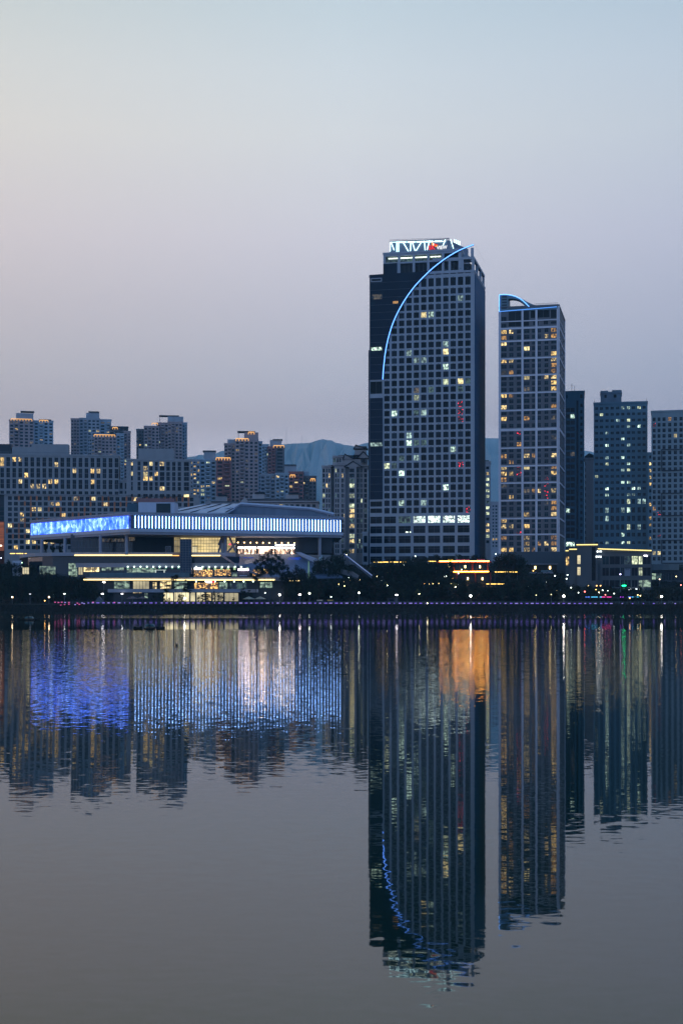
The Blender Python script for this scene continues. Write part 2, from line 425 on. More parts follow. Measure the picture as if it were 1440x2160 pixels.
hill([(620, 1060), (700, 960), (745, 942), (770, 934), (820, 929), (900, 926), (990, 922), (1035, 924), (1075, 928), (1150, 938), (1300, 960), (1500, 990), (1700, 1060)], 11600, 1200)

# ================================================================== BUILDINGS
C_GREY = pbr('facade_grey', (.31, .335, .385), .75, .07)
C_BLUE = pbr('facade_bluegrey', (.30, .37, .44), .75, .08)
C_PALE = pbr('facade_pale', (.30, .31, .36), .75, .08)
C_BEIGE = pbr('facade_beige', (.36, .34, .36), .75, .06)
C_TAUPE = pbr('facade_taupe', (.13, .13, .145), .75, .08)
C_BROWN = pbr('facade_brown', (.34, .27, .28), .8, .10)
C_BRICK = pbr('facade_brick', (.28, .14, .14), .8, .12)
C_TRIM = pbr('facade_trim', (.58, .56, .62), .7, .05)
C_DARK = pbr('cladding_dark', (.028, .034, .048), .5, .15)
C_TILE = pbr('roof_tile_dark', (.022, .026, .040), .8, .2)
C_TEAL = pbr('facade_teal_dark', (.035, .085, .125), .55, .12)
C_SLATE = pbr('facade_slate', (.13, .20, .245), .7, .08)
ORANGE = pbr('orange_panel', (.48, .14, .045), .6, .2)
LEDW = emit('led_orange', (1, .52, .17), 1.25); LEDY = emit('led_yellow', (1, .80, .28), 1.7)
STEEL = pbr('steel', (.16, .18, .22), .45, .1, metal=.3)
CURT = pbr('curtain_glass', (.002, .011, .030), .2, .12, .12, .16)

# ---- main tower with the light arc
def build_main_tower():
    b = Bldg('office_tower', 'tallest glass and stone tower with a glowing blue arc and rooftop lettering', 'tower', 700, 1000, -13, 22)
    u0, uL = b.u(776), b.u(779); dep = min(46, b.w(1022)); H = b.z(573)
    cols = [(810 + 15.5 * i, 821.2 + 15.5 * i) for i in range(12)]
    lits = [(893, 662, WARM[3]), (908, 662, COOL[0]), (971, 629, COOL[1]), (939, 740, WARM[3]), (940, 773, COOL[0]), (939, 803, COOL[2]), (971, 802, WARM[3]), (986, 802, DIMC),
            (893, 759, COOL[1]), (877, 759, COOL[1]), (862, 743, COOL[1]), (877, 820, DIMW), (877, 838, COOL[2]), (831, 871, COOL[0]), (877, 870, DIMC), (893, 870, COOL[1]),
            (862, 917, COOL[1]), (862, 933, COOL[0]), (877, 933, DIMC), (893, 933, DIMC), (954, 948, COOL[0]), (877, 966, COOL[1]), (815, 982, COOL[2]), (846, 997, COOL[0]), (939, 1027, COOL[0]),
            (846, 1060, COOL[0]), (892, 1058, COOL[1]), (971, 855, REDG), (971, 866, REDG), (971, 881, REDG), (971, 981, REDG), (971, 820, DIMC), (908, 827, DIMC), (939, 726, COOL[1]),
            (831, 983, DIMC), (846, 966, DIMC), (986, 1076, REDG)]
    pk = list_pick(GD, lits, None, (6, 6.5))
    rows = [(1070.3 - 15.86 * k, 1082 - 15.86 * k) for k in range(30)] + [(587.5, 604.8), (571.5, 580.3)]
    # the arc: to its left the facade is dark curtain glass
    arc = [(807, 797), (807.5, 785), (809, 768), (812, 740), (818, 710), (827, 680), (840, 652), (855, 627), (873, 603), (893, 583), (913, 565), (937, 548), (960, 535), (980, 527), (998, 521.5)]
    def arcx(py):
        if py > 797: return 0
        for (a, p), (c, q) in zip(arc, arc[1:]):
            if q <= py <= p: return a + (c - a) * (p - py) / (p - q)
        return 2000
    def pick(ci, ri, px, py):
        if px + 5.6 < arcx(py + 5) - 2: return None
        return pk(ci, ri, px, py)
    x0 = uL
    front = b.grid(cols, rows, 0, x0, pick, 1, 1, b.u(900))
    big = [(780.5, 805.5)] + [(809.5 + 31 * i, 834.5 + 31 * i) for i in range(6)]
    def pb(ci, ri, px, py):
        if ri == 0 and ci == 0: return GD[0]
        if ri == 0: return {3: OFFB, 4: OFFB, 5: OFFB, 6: OFFB}.get(ci, DIMC if ci == 2 else GD[0])
        return random.choice(GD)
    front += b.grid(big, [(1088.5, 1103), (1109, 1124), (1130, 1145), (1152, 1166.5), (1173, 1185)], 0, x0, pb, 2, 2, b.u(900))
    front += b.grid([(780.5, 805.5)], [(1056, 1067), (1071, 1080.5), (801, 827)], 0, x0, lambda *a: GD[2], 2, 1, b.u(900))
    sdz = [(b.z(t + 11), b.z(t)) for t in [1040 - 15.86 * k for k in range(0)]]
    b.block(x0, 0, 0, H, 0, dep, C_GREY, front=front, notch=True)
    # slim lower fin and low annex on the left flank
    mb = MB(); mb.box(u0, x0 - .004, .8, 20, 0, b.z(738, x0), CURT); b.part('side_fin', mb)
    ua = b.u(763)
    b.block(ua, u0 - .01, 0, b.z(1125, u0), 1.5, 22, C_GREY, front=b.grid([(766.5, 774)], [(1130, 1145), (1152, 1166), (1173, 1185)], 1.5, ua, lambda *a: GD[0], 1, 1, u0))
    # dark curtain-glass panels standing proud of the facade
    ru = b.u(900)
    def P(px, py, w): uu = b.u(px, w); return (uu, w, Z(py, b.pt(ru, w)[1]) - b.base)
    mb = MB(); ring = [P(779.3, 797, -.35)] + [P(x, y, -.35) for x, y in arc if y > 572]
    xe = arcx(572.5); ring += [P(xe, 572, -.35), P(779.3, 573.5, -.35)]
    mb.prism(ring, (0, .34, 0), CURT)
    b.part('glass_curtain', mb)
    mb = MB(); mb.prism([P(779.3, 1051.5, -.32), P(806.5, 1051.5, -.32), P(806.5, 836, -.32), P(779.3, 836, -.32)], (0, .31, 0), CURT)
    b.part('glass_curtain', mb)
    mb = MB()
    for y in [797 - 15.86 * k * 1 for k in range(1, 14)]:
        q = arcx(y) - 3
        if q < 780: q = 806
        a, c = P(780, y, -.39), P(min(q, 985), y, -.39); mb.box(a[0], c[0], -.40, -.352, a[2] - .05, a[2] + .05, MULL)
    for y in [1035 - 15.86 * k for k in range(13)]:
        a, c = P(780, y, -.36), P(806, y, -.36); mb.box(a[0], c[0], -.37, -.324, a[2] - .05, a[2] + .05, MULL)
    a, c = P(780, 1050, -.36), P(780, 582, -.36); mb.box(a[0], a[0] + .1, -.40, -.324, a[2], c[2], MULL)
    b.part('mullions', mb)
    # scattered lit glimpses in the dark glass
    for (xa, xb, ya, yb, mt) in ((783, 805, 728, 735, COOL[0]), (781, 806, 931, 938.5, COOL[1]), (828, 839, 632, 637, WARM[2]), (785, 806, 616, 626, DIMW)):
        mb = MB(); p, q = P(xa, yb, -.41), P(xb, ya, -.41); mb.box(p[0], q[0], -.44, -.41, p[2], q[2], mt); b.part('window', mb)
    for (xa, xb, ya, yb) in ((782, 805, 581, 589),):
        mb = MB(); p, q = P(xa, yb, -.4), P(xb, ya, -.4); mb.box(p[0], q[0], -.5, -.4, p[2], q[2], C_GREY); mb.box(p[0] + .4, q[0] - .4, -.53, -.504, p[2] + .4, q[2] - .4, GD[0]); b.part('vent_louvre', mb)
    # right flank: dark glass with thin floor lines
    FLK = pbr('flank_glass', (.018, .080, .160), .6, .10, .1, .03); mb = MB(); mb.box(.004, .25, .6, dep - .3, 2, H - 1, FLK)
    for k in range(0, 44, 2): mb.box(.252, .28, .6, dep - .3, 3 + k * 3.7, 3.07 + k * 3.7, C_DARK)
    b.part('glass_flank', mb)
    # roof terrace frame on the right shoulder
    zt, zt2 = b.z(546), b.z(573) + .9
    mb = MB()
    for x in (0.0 - 1.3, b.u(972), b.u(945)): mb.box(x, x + 1.2, 0, 1.2, zt2, zt, C_GREY)
    for y in (dep * .33, dep * .66, dep - 1.6): mb.box(-1.3, -.1, y, y + 1.2, zt2, zt, C_GREY)
    mb.box(b.u(912), -.06, -.1, 1.3, zt, zt + 1.2, C_GREY); mb.box(-1.4, -.06, 1.3, dep, zt, zt + 1.2, C_GREY)
    mb.box(b.u(912), -2, 1.7, 8, zt2, zt - 1.8, GD[1])
    b.part('terrace_frame', mb)
    mb = MB(); xp = b.u(995); mb.box(xp - .6, xp + .7, -.2, 1.0, zt + 1.2, b.z(522.5), C_GREY); b.part('arc_post', mb)
    # crown block
    c0, c1 = b.u(808), b.u(972, 0); zc = b.z(533, b.u(880)); zb = H + .9
    mid, top_ = b.z(552, b.u(880)), b.z(537.5, b.u(880))
    fr = []
    for i, (a, c) in enumerate(((812.5, 838.5), (843.5, 869.5), (874.5, 900), (905, 931), (936, 966))):
        ua, uc = b.u(a) - c0, b.u(c) - c0
        fr.append((ua, uc, mid + .3, top_, DIMC if i < 4 else GD[1], 1, 1))
        if i: fr.append((ua, uc, zb + .4, mid - .5, GD[1 if i % 2 else 0], 3, 1))
    b.inset = 1.2
    b.block(c0, c1, zb - .9, zc, .02, min(dep - 6, 30), C_GREY, front=fr)
    b.inset = .28
    mb = MB(); mb.box(c0 + .05, b.u(843) - 1.4, -.36, .016, zb - 1, mid - .2, CURT); b.part('glass_curtain', mb)
    mb = MB()
    for (a, c) in ((819, 838), (844, 869), (875, 900), (906, 929)):
        n = 4 if a != 906 else 3
        for i in range(n):
            px = a + (c - a) * (i + .5) / n; uu = b.u(px); z = b.z(545 - (px - 819) * .045, uu)
            mb = MB(); mb.box(uu - .75, uu + .75, .55, 1.0, z - .22, z + .25, emit('ceiling_light', (.85, 1, .85), 2.2)); b.part('ceiling_light', mb)
    # stepped wall between crown and post
    mb = MB(); mb.prism([(c1 + .01, 4, zt + 1.2), (b.u(990, 4), 4, zt + 1.2), (b.u(990, 4), 4, b.z(536)), (b.u(983, 4), 4, b.z(531)), (b.u(976, 4), 4, b.z(531)), (c1 + .01, 4, b.z(529))], (0, 8, 0), C_GREY)
    b.part('parapet', mb)
    # sign box on the roof
    w = 3.0; s0, s1 = b.u(822, w), b.u(946, w); zs0 = zc + .9; SGN = pbr('sign_box', (.17, .20, .27), .6, .06)
    zl = b.z(507.5, s0); zr = b.z(503.5, s1); mb = MB(); dd = 16
    mb.hexa([(s0, w, zs0), (s1, w, zs0), (s1 + 7.5, w + dd, zs0), (s0 + 2, w + dd, zs0), (s0, w, zl), (s1, w, zr), (s1 + 7.5, w + dd, zr - 1), (s0 + 2, w + dd, zl - 1)], SGN)
    mb.box(s0 - .3, s1 + .3, w - .3, w - .004, zl - .3, zl + .12, STEEL)
    b.part('sign_box', mb)
    mb = MB(); n = 40
    for i in range(n + 1):
        x = s0 + (s1 - s0) * i / n; z = zl + (zr - zl) * i / n; mb.box(x - .05, x + .05, w + .3, w + .4, z, z + 1.3, STEEL)
    for dz in (.6, 1.25): mb.tube([(s0, w + .35, zl + dz), (s1, w + .35, zr + dz)], .06, STEEL, 4)
    b.part('railing', mb)
    def Q(zx, zy, ww):   # zoomed sign coordinates (6x) of the photo
        px, py = 800 + zx / 6, 490 + zy / 6; uu = b.u(px, ww); return (uu, ww, b.z(py, uu, ww))
    LW = emit('led_white_green', (.62, 1.0, 1.05), 3.0)
    for (a, c, d, e) in ((135, 125, 135, 240), (148, 130, 185, 225), (218, 118, 218, 250), (241, 118, 241, 250), (295, 120, 368, 245), (395, 115, 390, 240), (412, 115, 450, 238), (535, 112, 458, 240),
                         (567, 108, 577, 232), (632, 105, 600, 225), (832, 92, 803, 165)):
        mb = MB(); mb.tube([Q(a, c, w - .5), Q(d, e, w - .5)], .20, LW, 5); b.part('light_strut', mb)
    for (a, c, d, e, f) in ((900, 92, 935, 205, .1), (946, 88, 950, 205, .35), (968, 96, 973, 210, .5), (990, 104, 995, 212, .65), (1014, 112, 1016, 215, .85)):
        t1 = (a - 876) / 220; ww = w + dd * f
        mb = MB(); p, q = Q(a, c, ww), Q(d, e, ww); mb.tube([p, q], .19, LW, 5); b.part('light_strut', mb)
    mb = MB(); mb.tube([(s0, w - .35, zl - .2), (s1 - 2, w - .35, zr - .6)], .12, LW, 4)
    for i in range(26):
        if i % 5 == 4: continue
        x = s0 + 5 + (s1 - s0 - 6) * i / 26; z = zl + (zr - zl) * i / 26 - .5; mb.box(x - .35, x + .35, w - .6, w - .36, z - .3, z + .3, LW)
    b.part('light_strip', mb)
    # lettering and emblem
    def text(name, s_, size, p, mat, ext=.15, shear=0):
        cu = bpy.data.curves.new(name, 'FONT'); cu.body = s_; cu.size = size; cu.extrude = ext; cu.offset = .04; cu.shear = shear
        t = bpy.data.objects.new(name, cu); COL.objects.link(t); bpy.context.view_layer.update()
        me = bpy.data.meshes.new_from_object(t); bpy.data.objects.remove(t)
        me.materials.clear(); me.materials.append(mat)
        ob = bpy.data.objects.new(name, me); COL.objects.link(ob); ob.parent = b.o
        ob.location = p; ob.rotation_euler = (R(90), 0, 0); return ob
    RED = emit('sign_red', (1, .03, .04), 1.1); ORG = emit('sign_orange', (1, .33, .03), 1.3); WHT = emit('sign_white', (.95, .97, 1), 1.2)
    t = text('lettering', 'SK', 2.95, Q(618, 220, w - .3), RED); t['label'] = 'glowing red SK letters'
    t = text('lettering', 'VIEW', 2.3, Q(722, 215, w - .3), WHT); t.scale.x = .94; t['label'] = 'white VIEW letters'
    mb = MB()
    def blob(pts, mat, dy): mb.prism([Q(x, y, w - .35 - dy) for x, y in pts], (0, .2, 0), mat)
    blob([(658, 118), (692, 140), (697, 158), (684, 170), (664, 168), (658, 145)], ORG, 0)
    blob([(690, 142), (738, 158), (722, 178), (706, 186), (694, 172), (700, 158)], RED, 0)
    blob([(706, 168), (738, 160), (726, 176), (708, 186), (700, 184)], ORG, .25)
    blob([(674, 138), (688, 134), (682, 150), (690, 160), (680, 168), (674, 160)], WHT, .25)
    e_ = b.part('emblem', mb); e_['label'] = 'orange and red wing-shaped emblem'
    # the arc of light, on its own thin rim
    pts = []
    for (a, c), (d, e) in zip(arc, arc[1:]):
        for i in range(4): pts.append((a + (d - a) * i / 4, c + (e - c) * i / 4))
    pts.append(arc[-1]); sm = pts[:]
    for _ in range(4): sm = [sm[0]] + [((p[0] + 2 * q[0] + r[0]) / 4, (p[1] + 2 * q[1] + r[1]) / 4) for p, q, r in zip(sm, sm[1:], sm[2:])] + [sm[-1]]
    A3 = [P(x, y, -.75) for x, y in sm]
    mb = MB(); mb.tube([(x, y + .35, z) for x, y, z in A3], .42, C_GREY, 6); b.part('arc_rim', mb)
    mb = MB(); mb.tube(A3, .16, emit('arc_blue', (.50, 1.5, 5.5), 1.0), 6); b.part('light_arc', mb)
    for (px, py) in ((865, 1122), (859, 1122), (856.5, 1122)):
        p = P(px, py, .1); mb = MB(); mb.ball(p, .35, emit('ceiling_light', (.85, 1, .85), 2.2)); b.part('ceiling_light', mb)
    b.finish(); return b
T1 = build_main_tower()

# ---- second tower
def build_second_tower():
    b = Bldg('residential_tower', 'taupe high rise gridded with pale bands, a blue outlined sail on its roof', 'tower', 700, 1178, -13, 22)
    x0 = b.u(1052); dep = min(40, b.w(1191)); H = b.z(645.5)
    zc = [(210, 300), (345, 415), (475, 545), (595, 685), (730, 780), (828, 878), (940, 1003), (1052, 1140)]
    cols = [(1030 + a / 8, 1030 + c / 8) for a, c in zc]
    rows = [(694 + 12.27 * k, 702.2 + 12.27 * k) for k in range(16)] + [(893.2, 901)] + [(907.6 + 12.38 * k, 915.8 + 12.38 * k) for k in range(21)]
    z4 = lambda x, y, m: (740 + x / 3, 820 + y / 3, m)
    z3 = lambda x, y, m: (740 + x / 3, 480 + y / 3, m)
    A, B_, C_, D_ = WARM
    lits = [z3(962, 657, A), z3(1017, 655, B_), z3(967, 692, C_), z3(1285, 652, C_), z3(1240, 687, B_), z3(1285, 687, C_), z3(966, 732, B_), z3(1115, 766, D_), z3(1283, 795, A), z3(967, 843, A), z3(1015, 843, B_),
            z3(1283, 832, B_), z3(1283, 870, C_), z3(967, 910, DIMW), z3(1015, 912, C_), z3(1283, 908, C_), z3(1115, 950, D_), z3(1240, 943, B_), z3(1283, 943, B_), z3(1283, 982, A), z3(967, 1063, A), z3(1110, 1022, DIMW),
            z4(1110, 5, C_), z4(1283, 5, A), z4(967, 45, A), z4(1013, 45, C_), z4(967, 118, B_), z4(967, 188, A), z4(1110, 188, C_), z4(1283, 105, C_), z4(1283, 188, DIMW), z4(967, 428, C_), z4(1110, 425, B_), z4(1152, 430, C_),
            z4(1283, 422, B_), z4(1013, 462, C_), z4(1075, 350, C_), z4(962, 500, B_), z4(1115, 497, D_), z4(967, 538, A), z4(1015, 535, A), z4(1283, 535, A), z4(967, 575, C_), z4(1283, 500, C_), z4(1110, 645, DIMW), z4(1155, 645, C_),
            z4(1188, 645, B_), z4(1283, 645, B_), z4(1013, 685, A), z4(967, 610, DIMW), z4(1240, 715, DIMW), z4(1283, 720, C_), z4(1283, 760, C_), z4(1283, 792, B_), z4(1110, 793, A), z4(967, 833, A), z4(967, 868, B_), z4(1013, 868, B_),
            z4(1115, 868, A), z4(967, 942, C_), z4(1110, 940, B_), z4(1283, 942, C_), z4(1110, 980, A), z4(1188, 980, C_), z4(1235, 980, B_), z4(1283, 980, C_), z4(967, 1018, A), z4(1017, 1018, A), z4(1110, 1018, B_), z4(1155, 1018, C_),
            z4(1283, 1018, B_), z4(1283, 310, DIMW), z4(1110, 385, DIMW), z4(1060, 275, REDG), z4(1060, 503, REDG), z4(1075, 545, REDG), z4(1240, 562, REDG), z4(1240, 610, REDG), z4(1240, 650, REDG), z4(1240, 688, REDG), z4(1060, 905, REDG)]
    pk = list_pick(GT, lits, None, (5, 5))
    ru = b.u(1115)
    front = b.grid(cols, rows, 0, x0, pk, 2, 2, ru)
    cust = [((1057, 1067), (666, 675)), ((1057, 1067), (681, 689)), ((1072, 1115), (656, 675)), ((1072, 1115), (678, 687)), ((1118.5, 1158), (655.5, 671)), ((1161, 1173), (655.5, 673)), ((1123.5, 1135), (678, 686)), ((1146, 1155), (678, 686)), ((1161, 1173), (680, 685))]
    for c, r in cust: front += b.grid([c], [r], 0, x0, lambda *a: random.choice(GD), 3, 1, ru)
    side = []
    for t, q in rows:
        for f in (.12, .42, .72): side.append((dep * f, dep * f + 4.5, b.z(q), b.z(t), random.choice(GT), 2, 1))
    b.block(x0, 0, 0, H, 0, dep, C_TAUPE, front=front, right=side)
    mb = MB()
    for a, c in ((1051.7, 1055.7), (1099, 1103.3), (1128.3, 1132.7), (1173.2, 1178)):
        mb.box(b.u(a) + (.0 if a > 1052 else -.2), b.u(c), -.32, -.004, 0, b.z(654, ru), C_TRIM)
    mb.box(-.6, .32, -.32, -.004, 0, H, C_TRIM); b.part('pilaster', mb)
    mb = MB(); yy = [717, 754, 790, 827, 863.5, 904, 943, 981, 1017, 1054, 1092, 1126]
    for y in yy:
        h = .55 if y != 904 else .9
        z = b.z(y + .8, ru)
        mb.box(x0 - .1, -.62, -.26, -.006, z - h, z + h * .4, C_TRIM); mb.box(.006, .26, .3, dep - .4, z - h, z + h * .4, C_TRIM)
    for y0, y1 in ((689.5, 693.5), (675.5, 677.6)):
        za, zb = b.z(y1, ru), b.z(y0, ru); mb.box(x0 - .1, -.62, -.26, -.006, za, zb, C_TRIM); mb.box(.006, .26, .3, dep - .4, za, zb, C_TRIM)
    mb.box(.006, .26, dep - 2, dep, 0, H, C_TRIM)
    b.part('floor_band', mb)
    # sail frame on the roof
    def P(px, py, w=-.2): uu = b.u(px, w); return (uu, w, Z(py, b.pt(ru, w)[1]) - b.base)
    outer = [(1052, 618), (1060, 617.8), (1068, 618.3), (1077, 620), (1086, 623), (1095, 627.5), (1104, 632), (1113, 637.5), (1122, 642), (1132, 645.5)]
    inner = [(1071, 628), (1080, 628), (1087, 629.2), (1094, 632), (1100, 636.5), (1106, 642), (1111, 648.5)]
    mb = MB()
    mb.prism([P(1052, 653), P(1071, 652.6), P(1071, 628), P(1071, 618.8), P(1062, 617.9), P(1052, 618)], (0, 9, 0), C_SLATE)
    b.part('sail_pier', mb)
    mb = MB(); O_ = [(1071.01, 618.8)] + outer[3:]; I_ = inner + [(1112, 649.4)]
    mb2 = [P(x, y) for x, y in O_] + [P(1132, 649.2)] + [P(x, y) for x, y in reversed(I_)]
    mb.prism(mb2, (0, 5, 0), C_SLATE); b.part('sail_arch', mb)
    mb = MB()
    for k in range(5): p = P(1058, 622 + 6 * k); mb.box(p[0], p[0] + 2.4, -.3, -.204, p[2] - .7, p[2], C_DARK)
    b.part('louvre', mb)
    mb = MB(); z0 = H - .1
    mb.box(x0, -.01, -.24, .6, b.z(655, ru), b.z(650, ru), C_SLATE); b.part('crown_beam', mb)
    mb = MB()
    for i in range(24): uu = b.u(1128 + 2.05 * i, 1); mb.box(uu - .04, uu + .04, 1, 1.08, H + .9, H + 1.9, STEEL)
    mb.tube([(b.u(1128, 1), 1.04, H + 1.9), (b.u(1176, 1), 1.04, H + 1.9)], .06, STEEL, 4); b.part('railing', mb)
    AB = emit('arc_blue2', (.42, 1.2, 3.2), 1.0); w = -.5
    mb = MB(); mb.tube([P(1052.3, 654, w), P(1052.3, 619, w)], .16, AB)
    mb.tube([P(x, y + .6, w) for x, y in [(1052.3, 618), (1060, 617.8), (1068, 618.3), (1077, 620), (1086, 623), (1094, 627), (1101, 632), (1108, 638.5), (1115, 646)]], .17, AB); b.part('light_arc', mb)
    mb = MB(); mb.tube([P(1052.3, 654.4, w), P(1113, 652.2, w), P(1173.5, 649.8, w)], .17, emit('led_blue', (.14, .45, 1.3), 1.0)); b.part('light_strip', mb)
    b.finish(); return b
T2 = build_second_tower()

# ---- right hand neighbours
z5 = lambda x, y, m=None: (1020 + x / 3.43, 800 + y / 3.43, m)
def zc5(l): return [(1020 + a / 3.43, 1020 + c / 3.43) for a, c in l]
def zr5(l): return [(800 + a / 3.43, 800 + c / 3.43) for a, c in l]
b = Bldg('dark_office_block', 'dark teal tower with wide strip windows and one black vertical slot', 'tower', 740, 1191.5, face_on(1211), 22)
x1 = b.u(1231.5)
pk = list_pick(GD, [z5(640, 275, COOL[0]), z5(640, 378, COOL[0]), z5(640, 530, DIMW), z5(640, 888, COOL[0]), z5(608, 937, COOL[0]), z5(605, 840, COOL[1])], None, (5, 5))
fr = b.grid(zc5([(594, 622), (626, 655)]), zr5([(208 + 45.5 * k, 238 + 45.5 * k) for k in range(21)]), 0, 0, pk, 1, 1)
fr += b.grid(zc5([(696, 712)]), zr5([(180 + 45.5 * k, 203 + 45.5 * k) for k in range(22)]) , 0, 0, lambda *a: GD[2], 1, 1)
fr += b.grid(zc5([(594, 654)]), zr5([(1178, 1208)]), 0, 0, lambda *a: COOL[0], 4, 1)
fr += b.grid(zc5([(668, 682)]), zr5([(155, 1160)]), 0, 0, lambda *a: GD[2], 1, 1)
fr += b.grid(zc5([(594, 604), (695, 712)]), zr5([(112, 138)]), 0, 0, lambda *a: GD[2], 1, 1)
b.block(0, x1, 0, b.z(828.5), 0, 24, C_TEAL, front=fr)
mb = MB(); u = b.u(1205); h = b.z(828) ; mb.tube([(u, 3, h), (u, 3, h + 5)], .12, STEEL, 4); mb.tube([(u - .8, 3, h + 3.8), (u + .8, 3, h + 3.8)], .08, STEEL, 4); u += 1.4; mb.tube([(u, 4, h), (u, 4, h + 4)], .1, STEEL, 4); b.part('antenna', mb)
b.finish()

b = Bldg('apartment_block', 'slim plain pale slab with a pitched tiled top squeezed between two dark towers', 'apartment block', 800, 1232.2, face_on(1242), 22)
x1 = b.u(1251); xm = b.u(1236)
b.block(0, x1, 0, b.z(969), 0, 14, C_PALE, front=b.grid(zc5([(731, 737)]), zr5([(600 + 45 * k, 625 + 45 * k) for k in range(13)]), 0, 0, lambda *a: GD[0], 1, 1))
mb = MB(); z = b.z(969) + .9; mb.prism([(0, 0, z), (x1, 0, z), (x1, 0, z + 1.6), (xm + 1.5, 0, z + 2.6), (0, 0, z + .8)], (0, 14, 0), C_TILE); b.part('pitched_roof', mb)
b.finish()

b = Bldg('office_block', 'slate blue block with square windows and a pale rooftop plant room', 'office block', 760, 1251.3, face_on(1308), 22)
x1 = b.u(1364.5)
cols = zc5([(803, 825), (838, 860), (878, 900), (915, 938), (955, 978), (992, 1014), (1034, 1056), (1069, 1091), (1110, 1132), (1146, 1168)])
L13 = [(1043, 212, 0), (1122, 212, 2), (848, 260, 2), (1043, 302, 2), (965, 302, 1), (1043, 347, 1), (1122, 347, 0), (1002, 435, 0), (890, 480, 0), (1043, 480, 1), (1002, 570, 0), (890, 570, 1), (890, 613, 2), (1043, 613, 0), (1043, 658, 2), (1005, 658, 1),
       (815, 703, 2), (1002, 747, 0), (1043, 747, 0), (890, 792, 0), (1082, 792, 0), (1120, 792, 1), (890, 835, 0), (1043, 835, 0), (1082, 832, 1), (1043, 887, 2), (1122, 880, 1), (1155, 880, 1), (1043, 948, 0), (1002, 948, 1), (890, 948, 1), (890, 1008, 1), (1043, 1070, 2),
       (1122, 1070, 1), (1002, 1130, 0), (1002, 1185, 0), (1043, 1185, 2), (890, 1183, 1), (1002, 212, 1), (890, 390, 1)]
pk = list_pick(GT, [z5(x, y, COOL[m]) for x, y, m in L13], None, (5, 6))
fr = b.grid(cols, zr5([(203 + 44.7 * k, 222 + 44.7 * k) for k in range(15)] + [(870, 905), (930, 968), (990, 1028), (1052, 1090), (1113, 1140), (1175, 1193)]), 0, 0, pk, 2, 1)
b.block(0, x1, 0, b.z(852.5), 0, 26, C_SLATE, front=fr)
p0, p1 = b.u(1265.3), b.u(1309.8)
b.block(p0, p1, b.z(852.5) + .05, b.z(829), 3, 15, pbr('plant_room', (.15, .18, .22), .7), front=b.grid(zc5([(870, 886), (937, 957)]), zr5([(114, 137)]), 3, p0, lambda *a: GD[2], 1, 1))
mb = MB(); z = b.z(829) + .9; mb.box(p0, p0 + 4, 3, 8, z, z + .6, C_SLATE); mb.box(p1 - 5, p1, 3, 8, z, z + .8, C_SLATE)
for xx in (.4, x1 - .4): mb.tube([(xx, .5, b.z(852)), (xx, .5, b.z(843))], .09, STEEL, 4)
b.part('rooftop_mast', mb); b.finish()

b = Bldg('apartment_block', 'narrow sliver of block with warm windows between two right hand towers', 'apartment block', 900, 1364, face_on(1368), 22)
x1 = b.u(1375)
b.block(0, x1, 0, b.z(957), 0, 14, C_SLATE, front=b.grid(zc5([(1194, 1210)]), zr5([(552 + 49 * k, 574 + 49 * k) for k in range(14)]), 0, 0, rnd_pick(GD, [WARM[1], WARM[0]], .7), 1, 1)); b.finish()

b = Bldg('residential_tower', 'grey tower cropped by the right edge, close gridded windows under thin dark outline frames', 'tower', 745, 1372.5, face_on(1420), 22)
x1 = b.u(1482)
cl = zc5([(1220, 1240), (1255, 1275)] + [(1290 + 41 * i, 1312 + 41 * i) for i in range(7)])
pk = list_pick(GD, [z5(1383, 407, WARM[3]), z5(1230, 1245, WARM[3]), z5(1265, 1245, WARM[3]), z5(1230, 950, WARM[2])], rnd_pick(GD, WARM, .012, REDG, .01), (5, 6))
b.block(0, x1, 0, b.z(870), 0, 24, pbr('facade_rightgrey', (.22, .27, .30), .75, .06), front=b.grid(cl, zr5([(278 + 40.3 * k, 304 + 40.3 * k) for k in range(26)]), 0, 0, pk, 2, 2))
mb = MB(); mb.box(b.u(1393), b.u(1470), 3, 14, b.z(870) + .05, b.z(865), C_SLATE); b.part('plant_room', mb)
for y0, y1 in ((948, 994), (1040, 1089), (1139, 1189)):
    mb = MB(); xa, xb = b.u(1393.5), x1 - 1; za, zb = b.z(y1), b.z(y0); t = .45
    mb.box(xa, xb, -.5, -.004, za, za + t, C_DARK); mb.box(xa, xb, -.5, -.004, zb - t, zb, C_DARK); mb.box(xa, xa + t, -.5, -.004, za + t, zb - t, C_DARK); mb.box(xb - t, xb, -.5, -.004, za + t, zb - t, C_DARK); b.part('outline_frame', mb)
b.finish()

# slivers between the towers
b = Bldg('apartment_block', 'thin slice of block with greenish lit windows against the tall tower side', 'apartment block', 860, 1020, face_on(1028), 22)
b.block(0, b.u(1034), 0, b.z(976), 0, 14, C_GREY, front=b.grid([(1024.5, 1031)], [(984 + 12 * k, 990 + 12 * k) for k in range(14)], 0, 0, rnd_pick(GT, [COOL[2], WARM[1]], .45, DIMC, .2), 1, 1))
mb = MB(); mb.box(0, 3, 0, 8, b.z(976) + .9, b.z(971), C_TILE); b.part('roof_room', mb); b.finish()
b = Bldg('apartment_block', 'low pale hazy slab seen in the gap between the two tall towers', 'apartment block', 1300, 1034, face_on(1042), 22)
b.block(0, b.u(1054), 0, b.z(1060), 0, 20, C_PALE, front=b.grid([(1038, 1041), (1044, 1048)], [(1066 + 7 * k, 1069.5 + 7 * k) for k in range(13)], 0, 0, rnd_pick(GT, WARM, .05), 1, 1)); b.finish()

